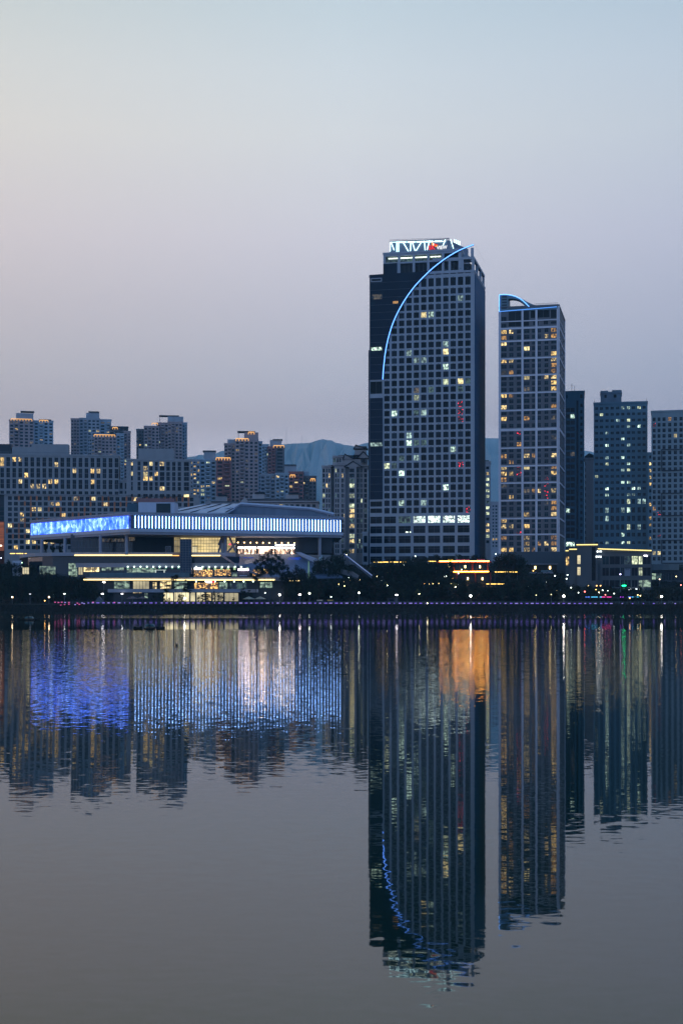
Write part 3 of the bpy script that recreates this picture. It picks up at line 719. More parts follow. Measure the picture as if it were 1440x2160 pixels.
# ---- far left apartment towers
def apt(name, label, D, pk, wings, extras=(), group=None, base=24, floor_px=6.9, litp=.04):
    """wings: (pxl, pxr, top_py, w0, depth, wallmat, ncols, glassset)"""
    b = Bldg(name, label, 'apartment tower', D, pk, face_on(pk), base, group, .22)
    rg = random.Random(pk)
    for (l, r, t, w0, dp, wm, nc, gs) in wings:
        x0, x1 = b.u(l, w0), b.u(r, w0); n = int((1165 - t) / floor_px) - 1
        pit = (r - l) / nc; cols = [(l + pit * (i + .2), l + pit * (i + .8)) for i in range(nc)]
        rows = [(t + 3.2 + floor_px * k, t + 3.2 + floor_px * (k + .55)) for k in range(min(n, 27))]
        b.block(x0, x1, 0, b.z(t, x0, w0), w0, w0 + dp, wm, front=b.grid(cols, rows, w0, x0, rnd_pick(gs, [WARM[1], WARM[0], COOL[2]], litp, DIMW, .06, rg), 1, 1))
        if nc >= 2:   # balcony slabs down the facade
            mb = MB(); xa, xb = b.u(l + pit * 1, w0) + .1, b.u(l + pit * 2, w0) - .1
            for t_, q_ in rows: z = b.z(q_, x0, w0); mb.box(xa, xb, w0 - .9, w0 - .006, z - .35, z + .55, wm)
            for x in (xa - .12, xb - .08): mb.box(x, x + .2, w0 - .93, w0 - .01, b.z(rows[-1][1], x0, w0) - .4, b.z(rows[0][0], x0, w0), wm)
            b.part('balcony_bay', mb)
    for e in extras:
        k = e[0]
        if k == 'room':
            _, l, r, t, bt, w0, mt = e; mb = MB(); mb.box(b.u(l, w0), b.u(r, w0), w0, w0 + 7, b.z(bt, 0, w0), b.z(t, 0, w0), mt); b.part('roof_room', mb)
        elif k == 'canopy':
            _, l, r, t, bt, w0 = e; mb = MB(); xa, xb = b.u(l, w0), b.u(r, w0); z = b.z(t, 0, w0); zb = b.z(bt, 0, w0)
            mb.box(xa, xb, w0 - 1, w0 + 9, z - .5, z, C_DARK)
            for x in (xa + .5, xb - .9): mb.box(x, x + .4, w0, w0 + .4, zb, z - .5, STEEL)
            b.part('roof_canopy', mb)
        elif k == 'led':
            _, l, r, t, w0 = e; xa, xb = b.u(l, w0), b.u(r, w0); z = b.z(t, 0, w0)
            mb = MB(); mb.box(xa, xb, w0 - .5, w0 - .3, z - .28, z + .30, LEDW)
            n = max(2, int((r - l) / 6))
            for i in range(n + 1): x = xa + (xb - xa) * i / n; mb.box(x - .22, x + .22, w0 - .5, w0 - .3, z - 1.7, z - .28, LEDW)
            b.part('light_strip', mb)
    return b.finish(60)
G1 = 'hazy apartment towers rising behind the gridded block'
apt('apartment_tower', 'leftmost brown apartment tower with orange lit roof terraces', 1250, 66, [(20, 72, 887, 0, 18, C_BROWN, 5, GT), (72, 113, 888.5, 2, 18, C_BLUE, 4, GT)],
    [('room', 34.5, 71, 872, 885, 4, C_GREY), ('canopy', 44, 73, 867.5, 872, 4), ('led', 24, 68, 884.5, 0), ('canopy', 83, 109, 884, 888, 4), ('led', 84, 102, 885.8, 2)], G1, litp=.07)
apt('apartment_tower', 'pale grey tower with a stepped plant room, unlit and tallest of the left cluster', 1300, 192, [(150, 168, 884, 0, 18, C_BROWN, 3, GT), (168, 211, 883, 2, 18, C_GREY, 5, GT), (211, 235, 886, 5, 18, C_BLUE, 2, GT)],
    [('room', 182, 210, 871, 882, 5, C_GREY), ('room', 188, 208, 868, 871, 6, C_GREY), ('canopy', 187, 210, 867.8, 870, 5), ('canopy', 212, 236, 884.5, 887, 7)], G1, litp=.015)
apt('apartment_tower', 'curved brown tower with a glowing orange parapet in front of the grey one', 1200, 234, [(189, 199, 925, 3, 14, C_GREY, 2, GT), (199, 246, 921, 0, 16, C_BROWN, 6, GT), (246, 262, 916, 2, 16, C_BLUE, 2, GT), (262, 276, 911, 4, 16, C_BROWN, 2, GT), (231, 271, 901, 8, 14, C_TAUPE, 4, GT)],
    [('led', 199, 243, 917.5, 0), ('canopy', 251, 271, 900.3, 904, 7), ('led', 238, 248, 901.5, 8)], G1)
apt('apartment_tower', 'brown tower right of the cluster with a flat roof canopy on thin posts', 1250, 341, [(288, 304, 907, 3, 16, C_TAUPE, 3, GT), (304, 336, 900, 0, 16, C_BROWN, 4, GT), (331, 356, 893, 3, 16, C_BROWN, 3, GT), (354, 385, 891, 1, 18, C_BROWN, 4, GT), (385, 395, 893, 3, 16, C_BLUE, 2, GT)],
    [('room', 354, 387, 878, 892, 4, C_GREY), ('canopy', 336, 378, 876, 892, 5), ('led', 321, 333, 893, 1), ('room', 290, 304, 905, 908, 5, C_GREY)], G1, litp=.02)
# centre cluster
G2 = 'hazy apartments between the gridded block and the beige gables'
apt('apartment_tower', 'blue grey and brick apartment building with an orange lit rooftop', 980, 440, [(400, 422, 971, 0, 14, C_GREY, 3, GT), (422, 456, 971, 2, 14, C_BLUE, 3, GT), (456, 487, 970, 0, 15, C_BRICK, 2, GT)],
    [('room', 430, 455, 951, 970, 4, C_GREY), ('led', 456, 486, 965.5, 0), ('canopy', 428, 456, 950.5, 953, 4)], G2, floor_px=8.3, litp=.22)
apt('apartment_tower', 'tallest of the centre apartments, brown face, grey wings and orange terrace', 1050, 520, [(473, 496, 937, 3, 14, C_BROWN, 3, GT), (496, 545, 929, 0, 16, C_BROWN, 5, GT), (545, 553, 933, 3, 14, C_BLUE, 1, GT)],
    [('room', 515, 545, 912, 928, 4, C_BROWN), ('canopy', 501, 538, 909.5, 928, 5), ('led', 498, 524, 925.5, 0), ('room', 480, 496, 927, 937, 5, C_GREY), ('led', 524, 536, 911.5, 4)], G2, floor_px=7.6)
apt('apartment_tower', 'narrow brick and grey tower with orange light frame on top, right of the tallest', 1150, 578, [(553, 567, 939, 3, 14, C_BLUE, 3, GT), (565, 581, 944, 0, 14, C_BRICK, 2, GT), (581, 600, 943.5, 1, 14, C_TAUPE, 1, GT)],
    [('room', 569, 594, 928, 943, 5, C_GREY), ('led', 577, 599, 940, 0), ('canopy', 575, 596, 926.5, 929, 5)], G2, floor_px=7.3)
apt('apartment_tower', 'low stepped grey and brown apartments in front of the hill slope', 1000, 610, [(549, 581, 1002, 3, 14, C_GREY, 3, GT), (581, 609, 1000, 0, 14, C_BLUE, 3, GT), (609, 640, 997, 1, 14, C_BRICK, 3, GT), (636, 667, 1006, 3, 14, C_TAUPE, 4, GT)],
    [('room', 600, 625, 981, 999, 5, C_GREY), ('canopy', 600, 625, 980, 984, 5), ('room', 625, 652, 994, 1004, 6, C_BLUE), ('led', 612, 622, 1002, 0), ('led', 655, 664, 1010, 3)], G2, floor_px=8, litp=.10)

# ---- beige gabled apartments
b = Bldg('gabled_apartment_block', 'beige apartment block with stepped dark pitched roofs left of the tall tower', 'apartment block', 735, 680, -1, 22)
k73 = 8.3077
zx = lambda x: 660 + x / k73
zy = lambda y: 930 + y / k73
RW = [(zy(485 + 88.3 * k), zy(553 + 88.3 * k)) for k in range(17)]
lit_y = {(0, 0): COOL[2]}
def wing(l, r, t, w0, dp, cols, mt, p=.10, r0=0, rows=RW):
    x0, x1 = b.u(zx(l), w0), b.u(zx(r), w0)
    return b.block(x0, x1, 0, b.z(zy(t), 0, w0), w0, w0 + dp, mt, front=b.grid([(zx(a), zx(c)) for a, c in cols], rows[r0:], w0, x0, rnd_pick(GT, [WARM[1], COOL[2]], p, DIMC, .12), 1, 1))
wing(160, 312, 462, 2, 16, [(168, 208), (230, 254), (272, 298)], C_BEIGE, .06)
wing(312, 372, 470, 6, 12, [], C_BEIGE)
wing(370, 565, 440, 0, 18, [(388, 412), (428, 455), (500, 528), (540, 549)], C_BEIGE, .04)
wing(565, 632, 440, 3, 14, [], C_BEIGE)
wing(632, 760, 440, 0, 18, [(638, 722)], C_BEIGE, .5)
wing(760, 960, 455, 2, 18, [(768, 797), (808, 822), (838, 862), (893, 942)], C_BEIGE, .08)
def gable(l, r, t0, t1, w0, dp, x=None, ridge=.5, m2=None):
    mb = MB(); a, c = b.u(zx(l), w0), b.u(zx(r), w0); z0, z1 = b.z(zy(t0), 0, w0), b.z(zy(t1), 0, w0); m_ = a + (c - a) * ridge
    mb.prism([(a, w0, z0), (c, w0, z0), (m_, w0, z1)], (0, dp, 0), m2 or C_BEIGE); b.part('gable', mb)
    mb = MB(); o_ = .5
    for (p, q) in (((a - o_, z0 - .3), (m_, z1 + .2)), ((m_, z1 + .2), (c + o_, z0 - .3))):
        mb.prism([(p[0], w0 - .5, p[1]), (q[0], w0 - .5, q[1]), (q[0], w0 - .5, q[1] + .45), (p[0], w0 - .5, p[1] + .45)], (0, dp + .8, 0), C_TILE)
    b.part('pitched_roof', mb)
def roofslab(l, r, t0, t1, w0, dp, sl=60):
    mb = MB(); a, c = b.u(zx(l), w0), b.u(zx(r), w0); z0, z1 = b.z(zy(t0), 0, w0), b.z(zy(t1), 0, w0); s_ = sl / k73 * .245
    mb.hexa([(a, w0 - .6, z0), (c, w0 - .6, z0), (c, w0 + dp, z0), (a, w0 + dp, z0), (a + s_, w0 + dp * .45, z1), (c - s_ * .3, w0 + dp * .45, z1), (c - s_ * .3, w0 + dp * .55, z1), (a + s_, w0 + dp * .55, z1)], C_TILE); b.part('pitched_roof', mb)
roofslab(205, 420, 455, 400, 2, 14); roofslab(370, 600, 432, 375, 0, 16)
gable(560, 840, 455, 370, -.3, 12, m2=C_BEIGE); roofslab(760, 960, 448, 395, 2, 14, 20)
wing(345, 545, 290, 6, 10, [(355, 400), (418, 446), (464, 488)], C_BEIGE, .1, rows=[(zy(305), zy(375))])
roofslab(390, 650, 285, 232, 6, 10)
mb = MB(); mb.box(b.u(zx(545), 5), b.u(zx(960), 5), 5, 14, b.z(zy(440)), b.z(zy(300)), C_BEIGE); b.part('wall', mb)
gable(535, 700, 320, 245, 4.5, 8, ridge=.12); roofslab(560, 800, 305, 240, 5, 8, 30); roofslab(690, 930, 262, 205, 6, 8)
gable(780, 980, 300, 200, 4, 9)
mb = MB(); mb.box(b.u(zx(730), 7), b.u(zx(935), 7), 7, 13, b.z(zy(262)), b.z(zy(135)), C_BEIGE); b.part('roof_room', mb)
gable(722, 945, 140, 88, 6.9, 6, ridge=.1); roofslab(735, 945, 140, 85, 7, 6, 10)
mb = MB(); p, q = b.u(zx(838), 4), b.u(zx(918), 4); mb.box(p, q, 3.6, 3.9, b.z(zy(370)), b.z(zy(290)), GD[1]); b.part('window', mb)
b.finish()

# ---- low tiled-roof apartments behind the hall
def lowroof(label, l, r, t, tr, D, cols, boxes):
    b = Bldg('tiled_roof_block', label, 'apartment block', D, l, -1, 22)
    x0, x1 = 0, b.u(r)
    b.block(x0, x1, 0, b.z(tr), 0, 14, C_BEIGE, front=b.grid(cols, [(tr + 4, tr + 10), (tr + 16, tr + 22)], 0, 0, rnd_pick(GT, [WARM[1], COOL[2]], .1, DIMC, .1), 1, 1))
    z0, z1 = b.z(tr), b.z(t) ; mb = MB()
    mb.hexa([(x0 + 2, -.8, z0), (x1 + .5, -.8, z0), (x1 + .5, 14.5, z0), (x0 + 2, 14.5, z0), (x0 + 2.5, 6, z1), (x1 - 3, 6, z1), (x1 - 3, 8, z1), (x0 + 2.5, 8, z1)], C_TILE); b.part('pitched_roof', mb)
    mb = MB(); g_ = b.u(l + 12); mb.prism([(x0 - .5, -1, z0), (g_, -1, z0), (g_, -1, z0 + .8), ((x0 + g_) / 2, -1, z1 + .3), (x0 - .5, -1, z0 + .8)], (0, 3, 0), C_BEIGE); b.part('gable', mb)
    for (a, c, t1) in boxes:
        mb = MB(); mb.box(b.u(a, 7), b.u(c, 7), 7, 12, z0 + 1, b.z(t1, 0, 7), C_BEIGE); mb.box(b.u(a + 6, 7), b.u(c + 1, 7), 6.6, 12.4, b.z(t1, 0, 7) + .01, b.z(t1 - 4, 0, 7), C_TILE); b.part('roof_room', mb)
    b.finish()
lowroof('low white apartments with a long dark tiled roof above the hall roof', 511, 671, 1050.5, 1060, 770, [(532 + 11.5 * i, 539 + 11.5 * i) for i in range(12)], [(532, 557, 1042), (602, 629, 1043)])
lowroof('short dark roofed apartments peeping over the left of the hall roof', 434, 513, 1056, 1064, 800, [(450 + 11.5 * i, 457 + 11.5 * i) for i in range(5)], [(454, 478, 1047)])

# ---- long gridded block on the left
def build_grid_block():
    D = 790; C_GREY = pbr('facade_grid_block', (.275, .27, .285), .75, .08)
    b = Bldg('gridded_block', 'long gridded residential block with orange panels behind the hall', 'apartment block', D, 268, 6, 22)
    zx = lambda x: x / 3.43
    zy = lambda y: 840 + y / 3.43
    ru = b.u(130)
    def G_(cols, rows, w0, x0, pick, nx, nz): return b.grid([(zx(a), zx(c)) for a, c in cols], [(zy(t), zy(q)) for t, q in rows], w0, x0, pick, nx, nz, ru)
    upL = [(18, 460), (15, 480), (103, 440), (142, 450), (400, 488), (545, 540), (660, 540), (710, 538), (362, 605), (405, 608), (660, 612), (142, 605), (235, 645), (282, 645), (321, 645), (190, 562), (800, 500), (875, 655), (918, 660)]
    # lower storeys: square windows, wall right across
    lx0 = b.u(9.5, 0)
    cols = [(60 + 43.2 * i, 88 + 43.2 * i) for i in range(22)] + [(1030 + 43 * i, 1056 + 43 * i) for i in range(10)]
    lowlit = [(158, 845), (158, 890), (290, 805), (422, 768), (558, 732), (678, 730), (762, 772), (70, 920), (246, 1045), (332, 1045), (376, 1045), (110, 1080), (470, 845), (975, 740), (202, 962), (205, 1045), (385, 768), (240, 805)]
    def near(lst, px, py, tx, ty): return any(abs(px * 3.43 - x) < tx and abs((py - 840) * 3.43 - y) < ty for x, y in lst)
    def plow(ci, ri, px, py):
        if near(lowlit, px, py, 20, 19): return random.choice([WARM[0], WARM[1], WARM[3]])
        return random.choice(GD + GT[1:])
    rows = [(712 + 39.4 * k, 739 + 39.4 * k) for k in range(10)]
    fr = G_(cols[:31], rows, 0, lx0, plow, 2, 1)
    b.block(lx0, b.u(421), 0, b.z(zy(700), ru), 0, 18, C_GREY, front=fr)
    mb = MB()
    for i in range(31):
        for k in range(10):
            if random.random() < .31:
                a = cols[i][1] + 2.5 if random.random() < .75 else cols[i][0] - 13
                p, q = b.u(zx(a)), b.u(zx(a + 11)); mb = MB(); mb.box(p, q, -.06, -.004, b.z(zy(742 + 39.4 * k), ru), b.z(zy(708 + 39.4 * k), ru), ORANGE); b.part('orange_panel', mb)
    # upper storeys, tall paired windows
    def pup(ci, ri, px, py):
        if near(upL, px, py, 20, 19): return random.choice([WARM[1], WARM[0]])
        return random.choice(GD)
    ux0, ux1 = b.u(-60, -.6), b.u(251, -.6)
    c2 = [(5 + 43.5 * i - 435 + 435, 31 + 43.5 * i) for i in range(-4, 20)]
    r2 = [(430, 461.5), (463, 496), (508, 540.5), (542, 576), (588, 619.5), (621, 655), (672, 694)]
    zu = b.z(zy(700), ru) + .01
    zt = b.z(zy(418), ru)
    b.block(ux0, ux1, zu, zt, -.6, 17, C_GREY, front=G_(c2, r2, -.6, ux0, pup, 2, 1))
    m0, m1 = b.u(251.2, 1), b.u(290, 1)
    b.block(m0, m1, zu, b.z(zy(595), ru), 1, 15, C_GREY, front=G_([(868, 888), (905, 935), (952, 975)], [(608, 652), (668, 700)], 1, m0, pup, 2, 1))
    q0, q1 = b.u(267), b.u(403)
    cc = [(950, 962), (997, 1018), (1038, 1070), (1082, 1105), (1122, 1143), (1158, 1190), (1205, 1230), (1247, 1270), (1287, 1310), (1332, 1368)]
    lt = [(1055, 500), (1055, 550), (1055, 580), (1092, 585), (1172, 660), (1130, 548), (1170, 475), (955, 465), (955, 550), (1092, 470), (1345, 705)]
    def pr(ci, ri, px, py): return random.choice([WARM[1], WARM[0], WARM[3]]) if near(lt, px, py, 18, 18) else random.choice(GD)
    b.block(q0, q1, zu, b.z(zy(445), ru), -.6, 17, C_GREY, front=G_(cc, [(453, 482), (486, 517), (527, 556), (560, 590), (600, 629), (633, 662), (688, 708)], -.6, q0, pr, 2, 1))
    for (l, r, t, bt, mt) in ((67, 145, 937, 959, C_GREY), (26, 67, 944, 959, C_GREY), (292, 367, 944, 967, C_GREY), (-10, 24, 938, 960, C_DARK)):
        mb = MB(); mb.box(b.u(l, 5), b.u(r, 5), 5, 13, b.z(bt, ru, 5) - .5, b.z(t, ru, 5), mt); b.part('plant_room', mb)
    mb = MB()
    for i in range(60): x = ux0 + (ux1 - ux0) * i / 60; mb.box(x, x + .08, -.3, -.2, zt + .9, zt + 1.9, STEEL)
    mb.tube([(ux0, -.25, zt + 1.9), (ux1, -.25, zt + 1.9)], .07, STEEL, 4); b.part('railing', mb)
    mb = MB(); mb.box(b.u(-60), lx0 - .01, 1, 14, 0, b.z(zy(700), ru), C_DARK)
    for k in range(8): mb.box(b.u(-60), lx0 - .3, .9, .996, b.z(zy(785), ru) - 2.2 - k * 2.6, b.z(zy(785), ru) - .5 - k * 2.6, GT[0])
    b.part('wall', mb)
    # dark red base course and brown roofed strip seen above the terrace
    mb = MB(); mb.box(b.u(287), b.u(369), -1.1, -.61, b.z(zy(752), ru), b.z(zy(720), ru), C_BRICK); b.part('brick_panel', mb)
    return b.finish()
build_grid_block()
# bright orange louvred shopfront at the extreme left
b = Bldg('lit_shop_building', 'orange glowing louvred shop facade cut off by the left frame edge', 'shop building', 700, 10, face_on(5), 20)
x0 = b.u(-70); mb = MB(); mb.box(x0, 0, 0, 14, 0, b.z(1100), pbr('dark_red_wall', (.10, .03, .02), .8)); b.part('wall', mb)
OL = litglass('louvre_glow', (1, .28, .05), .15, .9, (.04, .04, .9), cut=(.3, .7)); mb = MB()
for k in range(24):
    z = b.z(1101 + 2.55 * k); mb.box(x0, -.2, -.12, -.004, z - .42, z, OL)
b.part('glowing_louvres', mb); mb = MB(); mb.box(x0, -1.2, -.35, -.124, b.z(1152.5), b.z(1149.5), emit('shop_white', (1, .75, .6), 3.5)); b.part('light_strip', mb); b.finish()
# ================================================================== CULTURE HALL AND TERRACES
H_CONC = pbr('hall_panel', (.26, .27, .33), .6, .06)
H_PALE = pbr('hall_panel_pale', (.38, .42, .52), .5, .05)
H_DARK = pbr('hall_dark_glass', (.010, .020, .036), .12, .15, .3, .5)
H_BRN = pbr('hall_soffit', (.05, .04, .045), .7, .1)
SHOPW = litglass('shop_bright', (1, .84, .76), 7, 18, (.5, .5, .9), sampling='AUTO', cut=(.38, .60))
SHOPF = litglass('shop_front', (1, .62, .40), .15, 6.0, (.9, .9, .35), sampling='AUTO', cut=(.44, .62))
HALLY = litglass('hall_yellow', (1, .76, .33), .34, .80, (.15, .15, .3), cut=(.35, .65))
SHOPY = litglass('shop_yellow', (1, .76, .34), .25, 2.4, (.6, .6, .8), cut=(.42, .62))
SHOPG = litglass('shop_green', (.62, .86, .62), .05, .7, (.5, .5, .9), cut=(.42, .66))
SHOPC = litglass('shop_cream', (1, .86, .50), .55, 1.15, (.2, .2, .25), cut=(.35, .65))
SHOPO = litglass('shop_orange', (1, .52, .14), .1, 2.6, (1.2, 1.2, 1.6), cut=(.48, .64))
LINE = emit('led_line_warm', (1, .72, .28), 3.0)
BARS = emit('led_bar', (2.8, 5.4, 12.0), 1.0, 'NONE')
def screen_mat():
    m, nt = newmat('led_screen')
    o = N('ShaderNodeOutputMaterial', nt); e = N('ShaderNodeEmission', nt); t = N('ShaderNodeTexCoord', nt); s_ = N('ShaderNodeSeparateXYZ', nt)
    L(nt, t.outputs['Object'], s_.inputs[0])
    n = N('ShaderNodeTexNoise', nt); n.inputs['Scale'].default_value = .28; n.inputs['Detail'].default_value = 6; n.inputs['Roughness'].default_value = .7; L(nt, t.outputs['Object'], n.inputs['Vector'])
    r = N('ShaderNodeValToRGB', nt); c = r.color_ramp.elements; c[0].position = .36; c[0].color = (.06, .30, 3.4, 1); c[1].position = .64; c[1].color = (1.5, 2.6, 6.5, 1)
    k = c.new(.5); k.color = (.28, .80, 5.0, 1); L(nt, n.outputs['Fac'], r.inputs[0])
    w_ = N('ShaderNodeMath', nt, operation='MULTIPLY'); L(nt, s_.outputs['X'], w_.inputs[0]); w_.inputs[1].default_value = 1 / 1.13
    f = N('ShaderNodeMath', nt, operation='FRACT'); L(nt, w_.outputs[0], f.inputs[0])
    g = N('ShaderNodeMath', nt, operation='GREATER_THAN'); L(nt, f.outputs[0], g.inputs[0]); g.inputs[1].default_value = .42
    q = N('ShaderNodeMapRange', nt); L(nt, g.outputs[0], q.inputs[0]); q.inputs[3].default_value = .10; q.inputs[4].default_value = 1.15
    L(nt, r.outputs[0], e.inputs[0]); L(nt, q.outputs[0], e.inputs[1]); L(nt, e.outputs[0], o.inputs[0]); m.cycles.emission_sampling = 'NONE'
    return m
SCREEN = screen_mat()
def build_hall():
    K = (X(275, 620), 620); Lp = (X(67, 685), 685); Rp = (X(721, 656), 656)
    h = thing('lakeside_hall', 'long raised hall wrapped in glowing white light bars and a blue screen', 'hall', (K[0], K[1], 20))
    def B(name, mb, label=None):
        for i, v in enumerate(mb.v): mb.v[i] = (v[0] - K[0], v[1] - K[1], v[2] - 20)
        o = mb.build(name, h)
        if label: o['label'] = label
        return o
    zT, zB = Z(1080, 620), Z(1126.5, 620); za, zb = 36.6, 42.6
    def foot(off):   # slab footprint pushed out by off
        return [(Lp[0] - off, Lp[1] - off * .5), (K[0] - off * .35, K[1] - off * 1.1), (Rp[0] + off, Rp[1] - off), (Rp[0] + off - 2, 702), (-140, 735)]
    for (o_, z0, z1, mt) in ((0, zB, 35.3, H_CONC), (.5, 35.3, za, H_PALE), (-.7, za, zb, H_DARK), (.4, zb, 43.1, H_PALE), (.9, 43.1, zT, H_CONC)):
        mb = MB(); mb.prism([(x, y, z0) for x, y in foot(o_)], (0, 0, z1 - z0), mt); B('fascia', mb)
    mb = MB()
    for (pa, pb, n_) in ((foot(.9)[0], foot(.9)[1], 14), (foot(.9)[1], foot(.9)[2], 17)):
        for i in range(1, n_):
            x = pa[0] + (pb[0] - pa[0]) * i / n_; y = pa[1] + (pb[1] - pa[1]) * i / n_
            mb.box(x - .05, x + .05, y - .03, y + .1, 43.1, zT, C_DARK)
    B('panel_joint', mb)
    # light bars on the long face, screen on the short one
    d = Vector((Rp[0] - K[0], Rp[1] - K[1])); Ld = d.length; d.normalize(); n = Vector((d.y, -d.x))
    rz = math.atan2(d.y, d.x)
    mb = MB(); mb.tube([(0, 0, .25), (0, 0, 5.55)], .135, BARS, 6); me = mb.mesh('light_bar')
    for i in range(64):
        s_ = 2.2 + (Ld - 3.2) * i / 63; p = Vector(K) + d * s_ + n * .25
        o = bpy.data.objects.new('light_bar', me); COL.objects.link(o); o.parent = h; o.location = (p.x - K[0], p.y - K[1], za - 20 + .1)
    e = Vector((K[0] - Lp[0], K[1] - Lp[1])); Le = e.length; e.normalize()
    mb = MB(); mb.box(.3, Le - .3, -.45, -.1, za + .15 - 20, zb - .35 - 20, SCREEN)
    o = mb.build('led_screen', h); o.location = (Lp[0] - K[0], Lp[1] - K[1], 0); o.rotation_euler.z = math.atan2(e.y, e.x); o['label'] = 'mottled blue LED screen of thin vertical strips'
    mb = MB()
    for i in range(77):
        x = .4 + (Le - .8) * i / 76; mb.box(x - .07, x + .07, -.7, -.47, za + .1 - 20, zb - .3 - 20, pbr('screen_fin', (.10, .16, .30), .4))
    o = mb.build('screen_fins', h); o.location = (Lp[0] - K[0], Lp[1] - K[1], 0); o.rotation_euler.z = math.atan2(e.y, e.x)
    # roof volumes
    D = 664; mb = MB()
    mb.prism([(X(372, D), D, zT - .5), (X(690, D), D, zT - .5), (X(690, D), D, Z(1083, D)), (X(655, D), D, Z(1076, D)), (X(508, D), D, Z(1066, D))], (0, 26, 0), pbr('roof_wedge', (.13, .17, .24), .6)); B('roof_wedge', mb)
    mb = MB(); r0 = [(X(330, 655), 655, Z(1082, 655)), (X(480, 655), 655, Z(1081, 655)), (X(512, 668), 672, Z(1062.5, 672)), (X(430, 700), 690, Z(1064, 690))]
    mb.prism(r0, (0, 0, -.5), H_PALE)
    for t in (.22, .48, .72, .97):
        a = Vector(r0[0]).lerp(Vector(r0[1]), t); c = Vector(r0[3]).lerp(Vector(r0[2]), t); mb.tube([a + Vector((0, 0, .1)), c + Vector((0, 0, .1))], .22, C_TILE, 4)
    B('standing_seam_roof', mb)
    mb = MB(); mb.tube([(X(478, D), D - .5, Z(1081.5, D)), (X(508, D), D - .5, Z(1063, D)), (X(656, D), D - .5, Z(1073.5, D)), (X(704, D), D - .5, Z(1085, D))], .75, H_PALE, 4); B('roof_edge', mb)
    mb = MB(); mb.box(X(292, 645), X(369, 645), 645, 658, zT - .3, Z(1059.5, 645), H_PALE); mb.box(X(330, 645), X(360, 645), 644.9, 644.99, zT, Z(1062, 645), GT[0]); mb.box(X(268, 648), X(291, 648), 648, 658, zT - .3, Z(1062, 648), C_TEAL); B('roof_room', mb)
    # under the slab: columns and glazing
    fl = Z(1166, 628)
    for px, D_ in ((87, 672), (136, 656), (211, 634), (266, 624), (474, 640), (674, 652)):
        mb = MB(); mb.tube([(X(px, D_), D_ + 2, fl - 1), (X(px, D_), D_ + 2, zB + .1)], .75 if px > 100 else .8, H_CONC, 12); B('column', mb)
    def panel(l, r, t, bt, D_, mt, name, dp=.3, nx=0, nz=0, label=None, bm=None):
        mb = MB(); xa, xb, z0, z1 = X(l, D_), X(r, D_), Z(bt, D_), Z(t, D_)
        mb.box(xa, xb, D_, D_ + dp, z0, z1, mt)
        for i in range(nx + 1 if nx else 0): x = xa + (xb - xa) * i / nx; mb.box(x - .07, x + .07, D_ - .15, D_ - .004, z0, z1, bm or MULL)
        for i in range(1, nz): z = z0 + (z1 - z0) * i / nz; mb.box(xa, xb, D_ - .13, D_ - .006, z - .06, z + .06, bm or MULL)
        return B(name, mb, label)
    panel(150, 366, 1127, 1168, 655, H_DARK, 'glass_wall', 20, 16, 3)
    panel(280, 366, 1129, 1168, 652, C_DARK, 'dark_wall', 2)
    panel(214, 262, 1136, 1143, 650, DIMW, 'glass_wall', .2, 6, 0); panel(268, 285, 1131, 1141, 650, DIMW, 'glass_wall', .2, 4, 0)
    mb = MB()
    panel(349, 361, 1152, 1164, 651.5, H_PALE, 'door_frame'); panel(351, 359, 1154, 1164, 651.2, H_DARK, 'door', .2)
    panel(367.5, 380, 1128, 1165, 652, HALLY, 'lit_glass_wall', .3, 3, 3)
    panel(381, 466, 1128, 1165, 656, HALLY, 'lit_glass_wall', .3, 14, 6, 'tall yellow lit glass wall')
    panel(479, 497, 1128, 1165, 656, HALLY, 'lit_glass_wall', .3, 4, 6)
    panel(404.5, 416, 1152, 1165, 652, SHOPC, 'entrance', .3, 2, 0)
    panel(404, 417, 1151, 1153, 651.6, H_CONC, 'entrance_frame', .3)
    mb = MB()
    for a, c in (((461, 1165), (471, 1128)), ((482, 1128), (497, 1163)), ((480, 1165), (497, 1146)), ((461, 1150), (470, 1129))):
        mb.tube([(X(a[0], 648), 648, Z(a[1], 648)), (X(c[0], 648), 648, Z(c[1], 648))], .5, H_CONC, 6)
    B('truss_brace', mb)
    panel(498, 700, 1126, 1167, 656, C_DARK, 'dark_wall', 22)
    for l, r, t in ((501.5, 514, 1153.5), (515.5, 540, 1153.5), (543.5, 579, 1153.5), (581, 612, 1154), (613.5, 621, 1154)):
        sw = panel(l, r, t, 1168.5, 655.2, SHOPF, 'shop_window', .3, max(2, int((r - l) / 5)), 0, None, H_BRN)
        mb = MB(); z0, z1 = Z(t + 3.4, 655), Z(t + .4, 655); mb.box(X(l, 655) - K[0], X(r, 655) - K[0], 654.85 - K[1], 655.0 - K[1], z0 - 20, z1 - 20, SHOPW); mb.build('header_light', sw)
    mb = MB(); rg = random.Random(3)
    x = 585.5
    while x < 618: w_ = rg.uniform(1.3, 2.3); hh = rg.uniform(1.8, 2.6) * (1.3 if x < 601 else 1); mb.box(X(x, 655), X(x + w_ * .8, 655), 654.6, 654.9, Z(1150.3 + hh * .45, 655), Z(1150.3 - hh * .55, 655), emit('sign_glow', (.85, .95, 1), 5)); x += w_
    for x in (582.5, 619.5): mb.ball((X(x, 655), 654.7, Z(1150, 655)), .45, emit('sign_glow', (.85, .95, 1), 5))
    B('shop_sign', mb, 'bright white shop sign on the dark wall')
    mb = MB(); mb.ball((0, 0, 0), .30, emit('spot_warm', (1, .62, .25), 8)); me = mb.mesh('spotlight')
    for i in range(10):
        o = bpy.data.objects.new('spotlight', me); COL.objects.link(o); o.parent = h; D_ = 654.5; o.location = (X(502 + 13.2 * i, D_) - K[0], D_ - K[1], Z(1144.3 + i * .15, D_) - 20)
